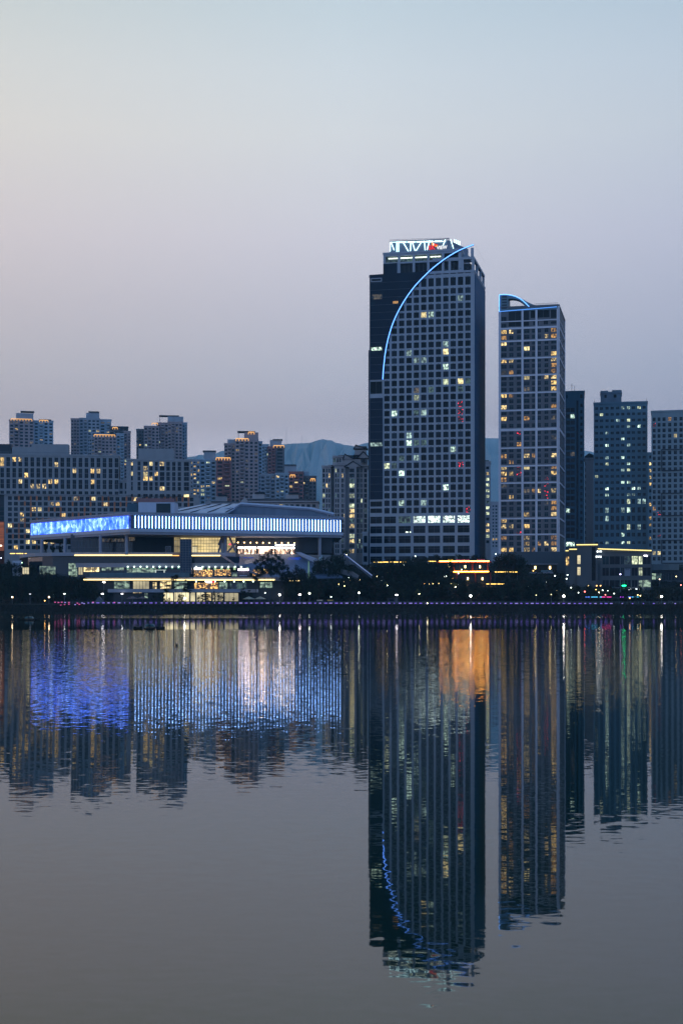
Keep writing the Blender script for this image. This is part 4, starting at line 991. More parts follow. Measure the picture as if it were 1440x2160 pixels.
    # dark elevator tower
    panel(380.5, 404, 1137, 1210, 626, pbr('lift_glass', (.020, .038, .07), .15, .2), 'lift_tower', 4, 4, 14)
    panel(483, 487.5, 1147, 1149.5, 646, emit('sign_pink', (1, .05, .12), 2), 'exit_sign')
    return h
build_hall()

def build_terraces():
    O = (X(330, 628), 628)
    t = thing('terrace_building', 'three stepped terraces of lit shops and light lines below the hall', 'terrace building', (O[0], O[1], 4))
    def B(name, mb, label=None):
        for i, v in enumerate(mb.v): mb.v[i] = (v[0] - O[0], v[1] - O[1], v[2] - 4)
        o = mb.build(name, t)
        if label: o['label'] = label
        return o
    def poly(pts, z0, z1, mt, name, label=None):
        mb = MB(); mb.prism([(x, y, z0) for x, y in pts], (0, 0, z1 - z0), mt); return B(name, mb, label)
    q = lambda px, D: (X(px, D), D)
    # top deck (band 1163-1172)
    top = [q(42, 668), q(50, 648), q(75, 636), q(110, 630), q(160, 628), q(467, 628), q(497, 640), q(497, 668)]
    poly(top, Z(1172.5, 628), Z(1165.2, 628), H_CONC, 'terrace_slab')
    lin = lambda pts, py, r=.24, mt=LINE: (lambda mb: (mb.tube([(X(p, D), D - .35, Z(py, D)) for p, D in pts], r, mt, 5), B('light_strip', mb)))(MB())
    lin([(158, 628), (364, 628)], 1171.3, .25); lin([(402.5, 628), (465, 628)], 1172, .24); lin([(365, 628), (378, 628)], 1172, .18, emit('led_amber', (1, .45, .12), 2.5))
    mb = MB(); mb.box(X(365, 627.5), X(381, 627.5), 627.3, 627.7, Z(1171, 628), Z(1165, 628), pbr('amber_panel', (.5, .25, .15), .6)); B('panel', mb)
    mb = MB(); mb.hexa([(X(466, 627.6), 627.6, Z(1173, 628)), (X(494, 627.6), 627.6, Z(1192, 628)), (X(494, 627.6), 632, Z(1192, 628)), (X(466, 627.6), 632, Z(1173, 628)), (X(466, 627.6), 627.6, Z(1168, 628)), (X(494, 627.6), 627.6, Z(1188, 628)), (X(494, 627.6), 632, Z(1188, 628)), (X(466, 627.6), 632, Z(1168, 628))], pbr('amber_conc', (.34, .24, .22), .7)); B('raking_wall', mb)
    # storey bodies behind the fronts
    poly([q(42, 668), q(60, 650), q(90, 636), q(112, 633), q(480, 633), q(505, 640), q(505, 668)], Z(1225, 628), Z(1172.7, 628), H_DARK, 'upper_storey')
    poly([q(150, 630), q(170, 621), q(600, 621), q(640, 626), q(640, 640), q(150, 640)], 5, Z(1226.5, 620), C_DARK, 'lower_storey')
    poly([q(160, 631), q(400, 631), q(500, 631), q(500, 636), q(160, 636)], Z(1196.5, 629), Z(1187.5, 629), H_CONC, 'terrace_slab')
    poly([q(178, 622), q(186, 617), q(582, 617), q(640, 623), q(640, 636), q(178, 636)], Z(1225, 617), Z(1217.5, 617), H_CONC, 'terrace_slab')
    lin([(177, 617), (370.5, 617)], 1222.6, .26); lin([(373, 617), (579, 617)], 1223, .26); lin([(608, 620), (632, 621)], 1225, .2); lin([(79, 626), (87, 626)], 1222, .2, LEDW); lin([(144, 624), (150, 624)], 1222, .2, LEDW)
    poly([q(228, 615), q(505, 615), q(545, 621), q(545, 628), q(228, 628)], Z(1249.5, 614), Z(1242.5, 614), H_CONC, 'terrace_slab')
    poly([q(240, 617), q(505, 617), q(505, 622), q(240, 622)], 4, Z(1249.6, 615), C_DARK, 'ground_storey')
    poly([q(27, 640), q(46, 640), q(46, 652), q(27, 652)], Z(1215, 640), Z(1182.5, 640), H_PALE, 'wall')
    def shop(l, r, tt, bb, D, mt, nx=3, nz=0, name='shop_window'):
        mb = MB(); xa, xb, z0, z1 = X(l, D), X(r, D), Z(bb, D), Z(tt, D); mb.box(xa, xb, D, D + .15, z0, z1, mt)
        for i in range(nx + 1): x = xa + (xb - xa) * i / nx; mb.box(x - .07, x + .07, D - .12, D - .003, z0, z1, MULL)
        for i in range(1, nz): z = z0 + (z1 - z0) * i / nz; mb.box(xa, xb, D - .1, D - .005, z - .05, z + .05, MULL)
        B(name, mb)
    # upper row, left to right
    for a in ((48, 62, 1197, 1211, SHOPC, 3), (84, 118, 1194, 1212, SHOPG, 9), (145, 164, 1188, 1216, SHOPG, 5), (166, 175, 1188, 1212, SHOPC, 2), (177, 210, 1190, 1206, SHOPY, 7), (215, 235, 1188, 1203, SHOPG, 4), (240, 262, 1190, 1203, SHOPG, 4),
              (268, 330, 1198, 1216.5, SHOPG, 12), (330, 350, 1198, 1216.5, GT[0], 4), (409, 427, 1199, 1216, SHOPO, 5), (428, 449, 1202, 1216, SHOPO, 5), (453, 487, 1201, 1214, SHOPO, 8), (533, 567, 1201, 1216, SHOPO, 7), (489, 500, 1207, 1216, SHOPG, 2)):
        shop(a[0], a[1], a[2], a[3], 632.6 if a[0] < 480 else 630, a[4], a[5], 2)
    for l, r, tt, bb, D, mt in ((410, 425, 1197, 1201.5, 631.5, emit('shop_sign_white', (.85, .95, 1), 5)), (502.5, 524, 1199.5, 1203.5, 620, emit('shop_sign_pink', (1, .75, .9), 9)), (436, 447, 1226, 1229.5, 616, emit('shop_sign_white', (.85, .95, 1), 5)), (447, 453, 1226, 1229, 616, emit('sign_red', (1, .03, .04), 1.1)),
                                (543, 558, 1200.5, 1203, 625, emit('shop_sign_gold', (1, .8, .2), 4))):
        mb = MB(); mb.box(X(l, D), X(r, D), D - .3, D, Z(bb, D), Z(tt, D), mt); B('shop_sign', mb)
    shop(501, 526, 1198, 1217, 622, C_DARK, 2, 0, 'kiosk_front')
    mb = MB(); mb.box(X(505, 620), X(521, 620), 619.8, 620, Z(1215, 620), Z(1213.4, 620), H_PALE); B('counter', mb)
    mb = MB()
    for a, c in ((328, 334), (346, 351)): mb.box(X(a, 631), X(a + 2, 631), 630.4, 630.6, Z(1217, 631), Z(1202, 631), emit('door_glow', (.7, .85, .8), .9))
    mb.box(X(328, 631), X(351, 631), 630.4, 630.6, Z(1203, 631), Z(1202, 631), emit('door_glow', (.7, .85, .8), .9)); B('door_frame', mb)
    # downlights under the second band
    mb = MB(); mb.ball((0, 0, 0), .3, emit('downlight', (.75, 1, .82), 6), 6, 4); me = mb.mesh('downlight')
    for px, py in [(270 + 13.4 * i, 1195.5) for i in range(9)] + [(414 + 13.6 * i, 1195.7) for i in range(8)] + [(414 + 20 * i, 1226.6) for i in range(7)]:
        D = 630.3 if py < 1200 else 616.5; o = bpy.data.objects.new('downlight', me); COL.objects.link(o); o.parent = t; o.location = (X(px, D) - O[0], D - O[1], Z(py, D) - 4)
    mb = MB()
    for i in range(8): px = 427 + 13.6 * i; mb.box(X(px - 2.4, 632), X(px + 2.4, 632), 631.4, 631.5, Z(1202, 632), Z(1196.5, 632), emit('lit_panel', (.62, .9, .5), .7))
    for i in range(9): px = 270 + 13.4 * i; mb.box(X(px - 2, 632), X(px + 2, 632), 631.4, 631.5, Z(1200, 632), Z(1196.6, 632), emit('lit_panel_dim', (.3, .8, .6), .4))
    B('lit_panel', mb)
    # glass balustrade
    mb = MB(); mb.box(X(190, 617), X(400, 617), 616.6, 616.7, Z(1218, 617), Z(1208, 617), pbr('balustrade_glass', (.05, .10, .13), .15)); B('balustrade', mb)
    # middle row
    for a in ((241, 274, 1226, 1241.5, SHOPG, 6), (281, 315, 1226, 1242, SHOPC, 5), (322, 331, 1228, 1242, SHOPY, 2), (338, 362, 1226, 1242, SHOPY, 5), (367, 395, 1227, 1242, SHOPG, 5), (410, 460, 1229, 1242, SHOPO, 9), (462, 480, 1228, 1242, SHOPG, 3), (485, 520, 1228, 1242, DIMC, 6), (548, 575, 1228, 1240, SHOPG, 5)):
        shop(a[0], a[1], a[2], a[3], 620.6, a[4], a[5])
    # bottom row
    for a in ((281, 300, 1246, 1251, SHOPY, 3), (345, 366, 1250.5, 1268, SHOPC, 3), (368, 400, 1250, 1268.5, SHOPC, 4), (402, 412, 1250, 1268.5, SHOPC, 1), (415, 432, 1250, 1268.5, SHOPC, 2), (435, 446, 1250.5, 1267, SHOPY, 1), (449, 471, 1250.5, 1268, SHOPC, 3), (474, 503, 1251, 1268, SHOPC, 3), (305, 312, 1251, 1262, SHOPG, 1)):
        shop(a[0], a[1], a[2], a[3], 616.6, a[4], a[5])
    return t
build_terraces()

# blue-lit sloping roof and ramps to the right of the terraces
SL = pbr('slope_roof', (.085, .125, .20), .5, .12, .2)
def build_slope():
    O = (X(600, 640), 640); t = thing('sloping_roof', 'dim blue sloping roof with ring-shaped lights below the bright shops', 'roof', (O[0], O[1], 12))
    def B(name, mb):
        for i, v in enumerate(mb.v): mb.v[i] = (v[0] - O[0], v[1] - O[1], v[2] - 12)
        return mb.build(name, t)
    P = lambda px, py, D: (X(px, D), D, Z(py, D))
    mb = MB(); mb.prism([P(468, 1168.4, 652), P(640, 1168.4, 652), P(722, 1216, 628), P(560, 1218, 626), P(496, 1190, 634)], (0, 0, -.8), SL); B('roof_deck', mb)
    mb = MB()
    for i in range(26):
        a = Vector(P(475 + 6.6 * i, 1168.6, 651)); c = Vector(P(500 + 8.6 * i, 1214, 628)); mb.tube([a + Vector((0, 0, .22)), c + Vector((0, 0, .22))], .06, MULL, 3)
    B('seam', mb)
    BL = emit('ring_blue', (.01, .10, .95), .9); mb = MB()
    def onroof(px, f): D = 652 - 24 * f; return X(px, D), D, Z(1168.4 + 45 * f, D) + .3
    def ring(px, f, r, arc=6.3):
        c = onroof(px, f); n = 10; pts = [(c[0] + r * math.cos(arc * i / n), c[1] + r * .9 * math.sin(arc * i / n), c[2] + r * .28 * math.sin(arc * i / n) * 1.6) for i in range(n + 1)]; mb.tube(pts, .10, BL, 3)
    for px, f in ((487, .2), (494, .2), (488, .36), (497, .36)): ring(px, f, .8)
    for px in (506, 515, 520, 526, 531): ring(px, .22, .5, 3)
    for px in (612, 620, 626, 630): ring(px, .25, .9, 5)
    B('light_ring', mb)
    mb = MB(); mb.prism([P(720, 1216, 629), P(560, 1218, 628), P(560, 1240, 628), P(700, 1245, 629)], (0, 6, 0), pbr('slope_wall', (.05, .06, .08), .8)); B('wall', mb)
    return t
build_slope()
t = thing('ramp', 'pale parapet ramp descending right of the sloping blue roof', 'ramp', (X(640, 640), 640, 15))
mb = MB(); P = lambda px, py, D: (X(px, D) - X(640, 640), D - 640, Z(py, D) - 15)
a = [P(622, 1164.5, 648), P(634, 1164.5, 648), P(672, 1181, 636), P(668, 1188, 636), P(655, 1183, 639), P(630, 1171, 646)]
mb.prism(a, (0, 1.2, 0), H_CONC); mb.build('parapet', t)
mb = MB(); mb.prism([P(680, 1188, 634), P(718, 1200, 630), P(745, 1206, 628), P(757, 1214, 627), P(755, 1219, 627), P(718, 1210, 630), P(680, 1196, 634)], (0, 1, 0), pbr('ramp_lower', (.16, .15, .16), .8)); mb.build('parapet', t)
mb = MB()
for i in range(16): p = P(722 + 2.1 * i, 1203 + .8 * i, 629.5 - .15 * i); mb.box(p[0] - .08, p[0] + .08, p[1] - .2, p[1] - .05, p[2] - 1.6, p[2], STEEL)
mb.build('railing', t)
t = thing('slide_bridge', 'long straight blue lit handrail bridge slanting down the dark slope', 'footbridge', (X(755, 640), 640, 12))
P = lambda px, py, D: (X(px, D) - X(755, 640), D - 640, Z(py, D) - 12)
mb = MB(); a, c = P(726, 1169, 652), P(784, 1214, 626)
mb.prism([a, c, (c[0], c[1], c[2] - 1.3), (a[0], a[1], a[2] - 1.3)], (0, 1.5, 0), pbr('bridge_side', (.10, .13, .20), .5)); mb.build('deck', t)
mb = MB(); mb.tube([(a[0], a[1] - .2, a[2] + .1), (c[0], c[1] - .2, c[2] + .1)], .22, emit('rail_blue', (.16, .24, .50), .9), 5); mb.build('light_strip', t)
t = thing('light_pylon', 'slim pale green tapering pylon beside the sloping roof', 'pylon', (X(651, 624), 624, Z(1222, 624)))
mb = MB(); z = Z(1184, 624) - Z(1222, 624); mb.tube([(0, 0, 0), (0, 0, z)], .5, emit('pylon_green', (.10, .20, .17), 1), 8, .22); mb.build('shaft', t)
mb = MB(); mb.box(-.6, .6, -.6, .6, -.6, 0, C_DARK); mb.build('base', t)

# ---- cafe with orange light lines
b = Bldg('lakeside_cafe', 'two storey cafe with red beams and orange light lines among dark trees', 'cafe', 650, 985, face_on(985), 14)
RB = pbr('red_beam', (.20, .035, .02), .7, .1); xa, xb = b.u(926), b.u(1031)
CAF = emit('cafe_line', (1, .40, .055), 26); mb = MB(); mb.box(b.u(920), b.u(1036), -1.2, 14, b.z(1187.5), b.z(1184.6), RB); b.part('roof_edge', mb)
mb = MB(); mb.box(b.u(926), b.u(1031), -1.5, -1.24, b.z(1184.7), b.z(1183.2), CAF); b.part('light_strip', mb)
mb = MB(); mb.box(b.u(954), b.u(1030), -1.4, -1.05, b.z(1206.5), b.z(1205.2), CAF); b.part('light_strip', mb)
mb = MB(); mb.box(xa, xb, .5, 12, b.z(1186), b.z(1183), RB); mb.box(xa, xb, .5, 12, b.z(1230), b.z(1186.1), C_DARK); b.part('wall', mb)
mb = MB(); mb.box(b.u(938), b.u(1031), -1, .49, b.z(1209), b.z(1207), RB)
for px in (957, 996, 1028): mb.box(b.u(px) - .35, b.u(px) + .35, -.9, -.3, b.z(1206.9), b.z(1187.6), RB); mb.box(b.u(px + 6) - .3, b.u(px + 6) + .3, -.9, -.3, b.z(1232), b.z(1209.1), RB)
b.part('beam', mb)
mb = MB()
for i in range(7): mb.box(b.u(945 + 12 * i) + .2, b.u(956 + 12 * i), .30, .48, b.z(1204), b.z(1189), GT[1])
b.part('window', mb)
WL = emit('wall_lamp', (1, .72, .28), 8)
for px, py in ((946.5, 1194), (980.6, 1195.3), (1011.5, 1195.5), (952.8, 1219.6), (986, 1220.5), (1016.8, 1220.8)):
    mb = MB(); x = b.u(px, -.1); mb.box(x - .28, x + .28, -.25, .28, b.z(py + 2.6), b.z(py - 2.6), WL); b.part('wall_lamp', mb)
for l, r, mt in ((944.5, 955, (.8, .5, .05)), (961.5, 990, (.45, .12, .18)), (1007, 1022, (.45, .12, .18))):
    mb = MB(); w_ = (r - l) / 7
    for i in range(7): mb.box(b.u(l + w_ * i), b.u(l + w_ * (i + .75)), -.9, -.7, b.z(1182.6), b.z(1179.6 + (i % 3) * .4), emit('cafe_sign%d' % (l), mt, .8))
    b.part('roof_sign', mb)
b.finish()

# ---- podium of the second tower
b = Bldg('mall_podium', 'windowless slate podium below the taupe tower with two small wall lamps', 'podium', 668, 1097, face_on(1140), 14)
x1 = b.u(1192); PD = pbr('podium_stone', (.055, .072, .095), .8, .06)
mb = MB(); mb.box(b.u(1062), x1, 0, 26, b.z(1192), b.z(1164), PD); mb.box(b.u(1174), x1, 0, 26, 0, b.z(1192) - .01, PD); mb.box(b.u(1062), b.u(1174) - .01, 3, 26, 0, b.z(1192) - .02, C_DARK); b.part('wall', mb)
mb = MB(); mb.box(b.u(1108), b.u(1176), -.4, -.003, b.z(1190.6), b.z(1189.4), H_CONC); mb.box(b.u(1116), b.u(1166), -3, .1, b.z(1210), b.z(1207.2), H_CONC); mb.box(b.u(1140), b.u(1164), -2.4, -.5, b.z(1206.5), b.z(1203), C_SLATE); b.part('canopy', mb)
for px in (1128, 1159):
    mb = MB(); x = b.u(px, 2); mb.box(x - .36, x + .36, 2.6, 2.98, b.z(1200.3), b.z(1194.3), WL); b.part('wall_lamp', mb)
for l, r, t_, q_, mt in ((1110, 1114, 1217, 1223, DIMW), (1126, 1130, 1216, 1224, DIMC), (1097, 1100, 1226, 1228, COOL[1])):
    mb = MB(); mb.box(b.u(l, 2), b.u(r, 2), 2.8, 2.96, b.z(q_), b.z(t_), mt); b.part('window', mb)
b.finish()

# ---- shopping building at the right
b = Bldg('shopping_building', 'dark stone shopping building edged with yellow light lines, lit slots and shop signs', 'shopping building', 640, 1259, face_on(1310), 6)
z6 = lambda x, y: (1180 + x / 5.54, 1140 + y / 5.54)
ST = pbr('mall_stone', (.075, .085, .10), .8, .08)
def slab(l, r, t_, w0, dp, mt, holes=(), bz=None):
    x0, x1 = b.u(l, w0), b.u(r, w0)
    b.block(x0, x1, 0 if bz is None else bz, b.z(t_, x0, w0) - .9, w0, w0 + dp, mt, front=[(b.u(a, w0) - x0, b.u(c, w0) - x0, b.z(q, 0, w0), b.z(tt, 0, w0), m, nx, nz) for a, c, tt, q, m, nx, nz in holes])
A_ = WARM
slab(1191.8, 1199.4, 1161, 2, 16, ST, [(1192.6, 1199, 1174, 1192, A_[0], 2, 3)])
slab(1199.5, 1215.7, 1158, 1, 16, ST)
slab(1215.8, 1259.6, 1148.7, 0, 18, ST, [(1216.8, 1223.2, 1171, 1189.5, SHOPC, 2, 2), (1216.8, 1223.2, 1196, 1213, SHOPC, 2, 2), (1247, 1255, 1152, 1225, GD[2], 1, 1)])
H17 = []
for (x0, x1, m1, m2, m3) in ((497, 570, GT[0], GD[0], GD[1]), (583, 698, GD[0], GD[0], GD[2]), (712, 745, GT[0], GD[1], GD[1]), (755, 825, DIMC, GD[1], GD[0]), (840, 905, COOL[2], GD[0], GD[0]), (920, 962, COOL[2], COOL[2], SHOPG), (972, 1058, GD[0], GD[2], SHOPG)):
    for (y0, y1, mm) in ((186, 280, m1), (320, 413, m2), (465, 545, m3)):
        H17.append((z6(x0, 0)[0], z6(x1, 0)[0], z6(0, y0)[1], z6(0, y1)[1], mm, 2, 1))
slab(1259.7, 1373, 1160.5, 2, 22, ST, H17)
mb = MB()
for l, r, t0, t1, w0 in ((1191.8, 1199.4, 1161.2, 1161.2, 1.4), (1199.5, 1215.7, 1158.2, 1158.2, .4), (1214.8, 1259.8, 1148.8, 1148.8, -.6), (1259.2, 1373, 1157.6, 1162.2, 1.2)):
    mb.tube([(b.u(l, w0), w0, b.z(t0, 0, w0)), (b.u(r, w0), w0, b.z(t1, 0, w0))], .24, LEDY, 5)
b.part('light_strip', mb)
mb = MB(); mb.prism([(b.u(1259.9), 2.2, b.z(1161.2)), (b.u(1372), 2.2, b.z(1163)), (b.u(1372), 2.2, b.z(1162)), (b.u(1259.9), 2.2, b.z(1157.8))], (0, .5, 0), ST); b.part('parapet', mb)
WS = emit('shop_sign_white', (.85, .95, 1), 5)
def sign(l, t_, r, q_, mt, w0=1.4, chars=0, name='shop_sign'):
    (a, c), (d, e) = z6(l, t_), z6(r, q_); mb = MB(); x0, x1 = b.u(a, w0), b.u(d, w0); z0, z1 = b.z(e, 0, w0), b.z(c, 0, w0)
    if chars:
        st = (x1 - x0) / chars
        for i in range(chars): mb.box(x0 + st * i, x0 + st * (i + .72), w0, w0 + .2, z0 + (z1 - z0) * random.uniform(0, .3), z1 - (z1 - z0) * random.uniform(0, .25), mt)
    else: mb.box(x0, x1, w0, w0 + .2, z0, z1, mt)
    return b.part(name, mb)
sign(432, 118, 490, 140, WS, -.3, 5); sign(420, 180, 487, 200, WS, -.3, 6); sign(978, 170, 1025, 192, emit('sign_violet', (.9, .85, 1), 6), 1.4, 4)
sign(725, 521, 773, 536, emit('sign_green', (.01, 1, .30), 16), 1.4, 5)
sign(625, 566, 670, 588, emit('sign_yellow', (1, .65, .02), 2.5), 1.4, 4); sign(760, 562, 833, 592, emit('sign_glow', (.85, .95, 1), 5), 1.4, 6); sign(765, 600, 790, 613, emit('sign_green', (.01, 1, .30), 16), 1.4, 3)
sign(882, 558, 970, 580, emit('sign_glow', (.85, .95, 1), 5), 1.4, 7); sign(890, 583, 960, 625, SHOPY, 1.5); sign(755, 330, 822, 418, pbr('poster_pale', (.17, .2, .26), .7), 1.5, 0, 'poster'); sign(765, 336, 812, 348, C_DARK, 1.35, 4, 'poster_text')
b.finish()
# podium at the far right
b = Bldg('mall_podium', 'pale banded podium with tall glass at the right edge under the outlined tower', 'podium', 652, 1373.5, face_on(1420), 6)
x1 = b.u(1480)
b.block(0, x1, 0, b.z(1208), 0, 20, C_DARK, front=[(b.u(a), b.u(c), b.z(q), b.z(t_), m, nx, 1) for a, c, t_, q, m, nx in ((1374, 1382, 1209.5, 1223, SHOPG, 2), (1383, 1394, 1209.5, 1223, DIMC, 2), (1398, 1414, 1209.5, 1223, GT[0], 3), (1417, 1421, 1209.5, 1223, GT[1], 1), (1362 + 12, 1380, 1230, 1247, SHOPC, 2), (1382, 1397, 1230, 1246, SHOPC, 5), (1404, 1430, 1230, 1247, GD[0], 4))])
mb = MB(); mb.box(-.2, b.u(1431), -1, 8, b.z(1203), b.z(1190.5), pbr('podium_pale', (.16, .18, .19), .8)); mb.box(-.2, x1, -.8, -.004, b.z(1228.5), b.z(1224.5), ST); b.part('fascia', mb)
b.finish()
# ================================================================== PLANTS
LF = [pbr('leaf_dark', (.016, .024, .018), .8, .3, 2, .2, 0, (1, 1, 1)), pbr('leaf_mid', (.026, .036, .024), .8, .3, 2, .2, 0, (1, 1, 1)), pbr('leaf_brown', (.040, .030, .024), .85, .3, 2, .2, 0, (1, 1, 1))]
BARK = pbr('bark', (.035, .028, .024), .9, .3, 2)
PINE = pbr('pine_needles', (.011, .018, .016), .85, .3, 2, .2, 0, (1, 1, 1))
def crown_mesh(seed, h, w, kind):
    """h tree height, w crown width; returns trunk mesh and crown mesh"""
    rg = random.Random(seed); tr = MB(); cr = MB(); tips = []
    lean = rg.uniform(-.04, .04) * h
    if kind == 'pine':
        tr.tube([(0, 0, -.5), (lean * .5, 0, h * .5), (lean, 0, h * .96)], .16, BARK, 5, .05)
        for i in range(11):
            z = h * rg.uniform(.52, .98); a = rg.uniform(0, 6.28); r = w * .5 * rg.uniform(.35, 1) * (1.15 - abs(z / h - .72) * 1.6)
            e = (lean * z / h + r * math.cos(a), r * math.sin(a), z + rg.uniform(-.1, .5)); tr.tube([(lean * z / h, 0, z - r * .2), e], .05, BARK, 4, .02); tips.append((e, w * .17, .38))
            tips.append(((lean * z / h + r * .5 * math.cos(a), r * .5 * math.sin(a), z + .1), w * .15, .4))
        tips.append(((lean, 0, h * .97), w * .16, .6)); mats = [PINE, PINE, LF[0]]; per = 42; sz = .26
    else:
        tr.tube([(0, 0, -.6), (lean * .4, 0, h * .3), (lean, rg.uniform(-.3, .3), h * .7)], h * .028 + .05, BARK, 6, .06)
        n = 26 if kind == 'broad' else 16
        for i in range(n):
            a = rg.uniform(0, 6.28); t = rg.random() ** .5; zz = rg.uniform(-1, 1)
            if kind == 'broad': R_ = w * .5 * math.sqrt(max(.05, 1 - zz * zz * .9)) * t; z = h * (.58 + .36 * zz)
            elif kind == 'shrub': R_ = w * .5 * t; z = h * rg.uniform(.15, .9) * (1 - .35 * t)
            else: R_ = w * .5 * (1 - max(0, zz)) * t * .9; z = h * (.55 + .42 * zz)
            c = (lean + R_ * math.cos(a), R_ * math.sin(a), z)
            if i % 2 == 0 and kind != 'shrub': tr.tube([(lean * .5, 0, h * .32), ((lean + c[0]) / 2, c[1] / 2, (h * .3 + c[2]) / 2 + .2), c], .07, BARK, 4, .02)
            tips.append((c, w * rg.uniform(.13, .2), .75))
        mats = [LF[0], LF[1], LF[0]] if seed % 3 else [LF[0], LF[2], LF[1]]; per = 46; sz = .34 if h > 4 else .2
    for (c, r, sq) in tips:
        m = rg.choice(mats)
        for _ in range(per):
            d = Vector((rg.gauss(0, 1), rg.gauss(0, 1), rg.gauss(0, 1))).normalized() * r * rg.uniform(.3, 1.1); d.z *= sq
            p = Vector(c) + d; u = Vector((rg.uniform(-1, 1), rg.uniform(-1, 1), rg.uniform(-.6, .6))).normalized(); v = u.cross(Vector((rg.uniform(-1, 1), rg.uniform(-1, 1), rg.uniform(-1, 1)))).normalized()
            s_ = sz * rg.uniform(.6, 1.3); cr.face([p - u * s_, p - v * s_ * .55, p + u * s_, p + v * s_ * .55], m)
    return tr.mesh('trunk'), cr.mesh('crown')
PROTO = {}
def tree(px, D, top_py, wpx, kind, label, cat='tree', group=None, name=None, base=None, v=None):
    """stands at photo column px, distance D; top at top_py"""
    x = X(px, D); zb = gz(D) if base is None else base; h = max(1.2, Z(top_py, D) - zb); w = wpx * D / F
    hs = {'pine': (12, 7), 'broad': (9, 8), 'thin': (9, 5), 'shrub': (2.5, 4)}[kind]
    k = (kind, v if v is not None else random.randrange(3))
    if k not in PROTO: PROTO[k] = crown_mesh(sum(map(ord, kind)) + k[1] * 17, hs[0], hs[1], kind)
    o = thing(name or {'pine': 'pine_tree', 'broad': 'broadleaf_tree', 'thin': 'young_tree', 'shrub': 'shrub'}[kind], label, cat, (x, D, zb), random.uniform(0, 6.28), group)
    o.scale = (w / hs[1], w / hs[1], h / hs[0])
    for nm, me in zip(('trunk', 'crown'), PROTO[k]):
        c = bpy.data.objects.new(nm, me); COL.objects.link(c); c.parent = o
    return o
rt = random.Random(11)
GL = 'dark trees massed on the left shore'
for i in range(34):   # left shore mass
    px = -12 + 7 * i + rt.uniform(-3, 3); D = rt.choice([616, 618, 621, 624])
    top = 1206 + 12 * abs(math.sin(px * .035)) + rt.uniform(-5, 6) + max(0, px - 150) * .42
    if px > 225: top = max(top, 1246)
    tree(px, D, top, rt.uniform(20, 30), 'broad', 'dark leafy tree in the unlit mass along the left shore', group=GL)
for i in range(10):
    px = -5 + 13 * i + rt.uniform(-3, 3); tree(px, 640, 1183 + rt.uniform(-3, 6) + .12 * px, 24, 'broad', 'dark treetop behind the left shore mass, below the terrace deck', group='treetops behind the left shore mass')
# trees behind the left columns of the hall
for px, t_ in ((97, 1138), (112, 1146), (127, 1142)): tree(px, 690, t_, 15, 'thin', 'small dark tree seen between the left columns of the hall', group='trees between the hall columns', base=22)
# pine group in front of the slope
for i, (px, t_) in enumerate(((540, 1181), (549, 1172), (558, 1167), (566, 1160), (574, 1158), (583, 1163), (591, 1170), (598, 1181), (606, 1192))):
    tree(px, 612.6 + (i % 3) * 1.5, t_, 22, 'pine', 'tall pine of the dark clump standing before the bright shops', group='central pine clump', base=4.0)
for px, t_, w_ in ((628, 1192, 26), (613, 1204, 24), (641, 1202, 24), (655, 1208, 24), (620, 1216, 28), (640, 1222, 28), (603, 1222, 22), (665, 1222, 26)):
    tree(px, 620, t_, w_, 'broad', 'dark round tree just right of the central pine clump', group='trees right of the pine clump')
for px, t_ in ((351, 1226), (371, 1213), (392, 1222), (399, 1230)):
    tree(px, 614, t_, 20, 'pine', 'pine silhouetted against the lit terrace shops near the lift tower', group='pines before the terrace shops', base=4.0)
for px, t_, w_ in ((326, 1250, 12), (336, 1252, 10), (345, 1250, 12), (379, 1252, 12), (385, 1249, 10), (434, 1248, 20), (452, 1246, 8), (460, 1250, 9), (467, 1254, 9), (492, 1256, 8), (512, 1240, 16), (525, 1244, 16), (420, 1256, 8), (357, 1258, 8)):
    tree(px, 613.6, t_, w_, 'thin', 'small thin tree silhouetted against the cream ground floor windows', group='small trees before the ground floor', base=4.0)
# dark slope right of the pines
GS = 'dark trees on the slope below the tall tower'
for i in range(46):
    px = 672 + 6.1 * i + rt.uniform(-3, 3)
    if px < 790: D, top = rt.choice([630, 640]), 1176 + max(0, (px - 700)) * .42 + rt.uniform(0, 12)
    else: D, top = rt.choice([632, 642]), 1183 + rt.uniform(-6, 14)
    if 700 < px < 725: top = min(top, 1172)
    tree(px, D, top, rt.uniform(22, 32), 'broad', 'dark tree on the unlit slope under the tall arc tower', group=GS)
for i in range(50):
    px = 650 + 11 * i + rt.uniform(-4, 4); D = rt.choice([618, 622, 626]); tree(px, D, 1226 + rt.uniform(-8, 14), rt.uniform(22, 34), 'broad' if i % 3 else 'thin', 'dark tree low on the promenade slope', group='low trees along the promenade slope')
for px, t_, w_, l in ((1057, 1168, 44, 'biggest dark round tree in front of the mall podium, leftmost of three'), (1078, 1166, 46, 'biggest dark round tree in front of the mall podium, middle of three'), (1100, 1176, 40, 'biggest dark round tree in front of the mall podium, rightmost of three')):
    tree(px, 634, t_, w_, 'broad', l, base=12)
for px in (858, 872, 886, 900, 915): tree(px, 654, 1172 + rt.uniform(-4, 6), 26, 'broad', 'dark tree rising at the foot of the tall tower', group='trees at the foot of the tall tower')
for px in (920, 935, 950, 965, 980, 1000, 1015): tree(px, 690, 1172 + rt.uniform(-3, 4), 22, 'broad', 'treetop behind the cafe roof', group='trees behind the cafe', base=20)
for i in range(26):
    px = 1115 + 13 * i + rt.uniform(-4, 4); tree(px, rt.choice([617, 621]), 1228 + rt.uniform(-6, 16) + (8 if px > 1230 else 0), rt.uniform(16, 26), rt.choice(['thin', 'broad']), 'small dark tree in front of the right hand shops', group='trees before the right hand shops')
tree(1388, 615, 1236, 24, 'broad', 'domed dark tree silhouetted against the lit vertical windows at right')
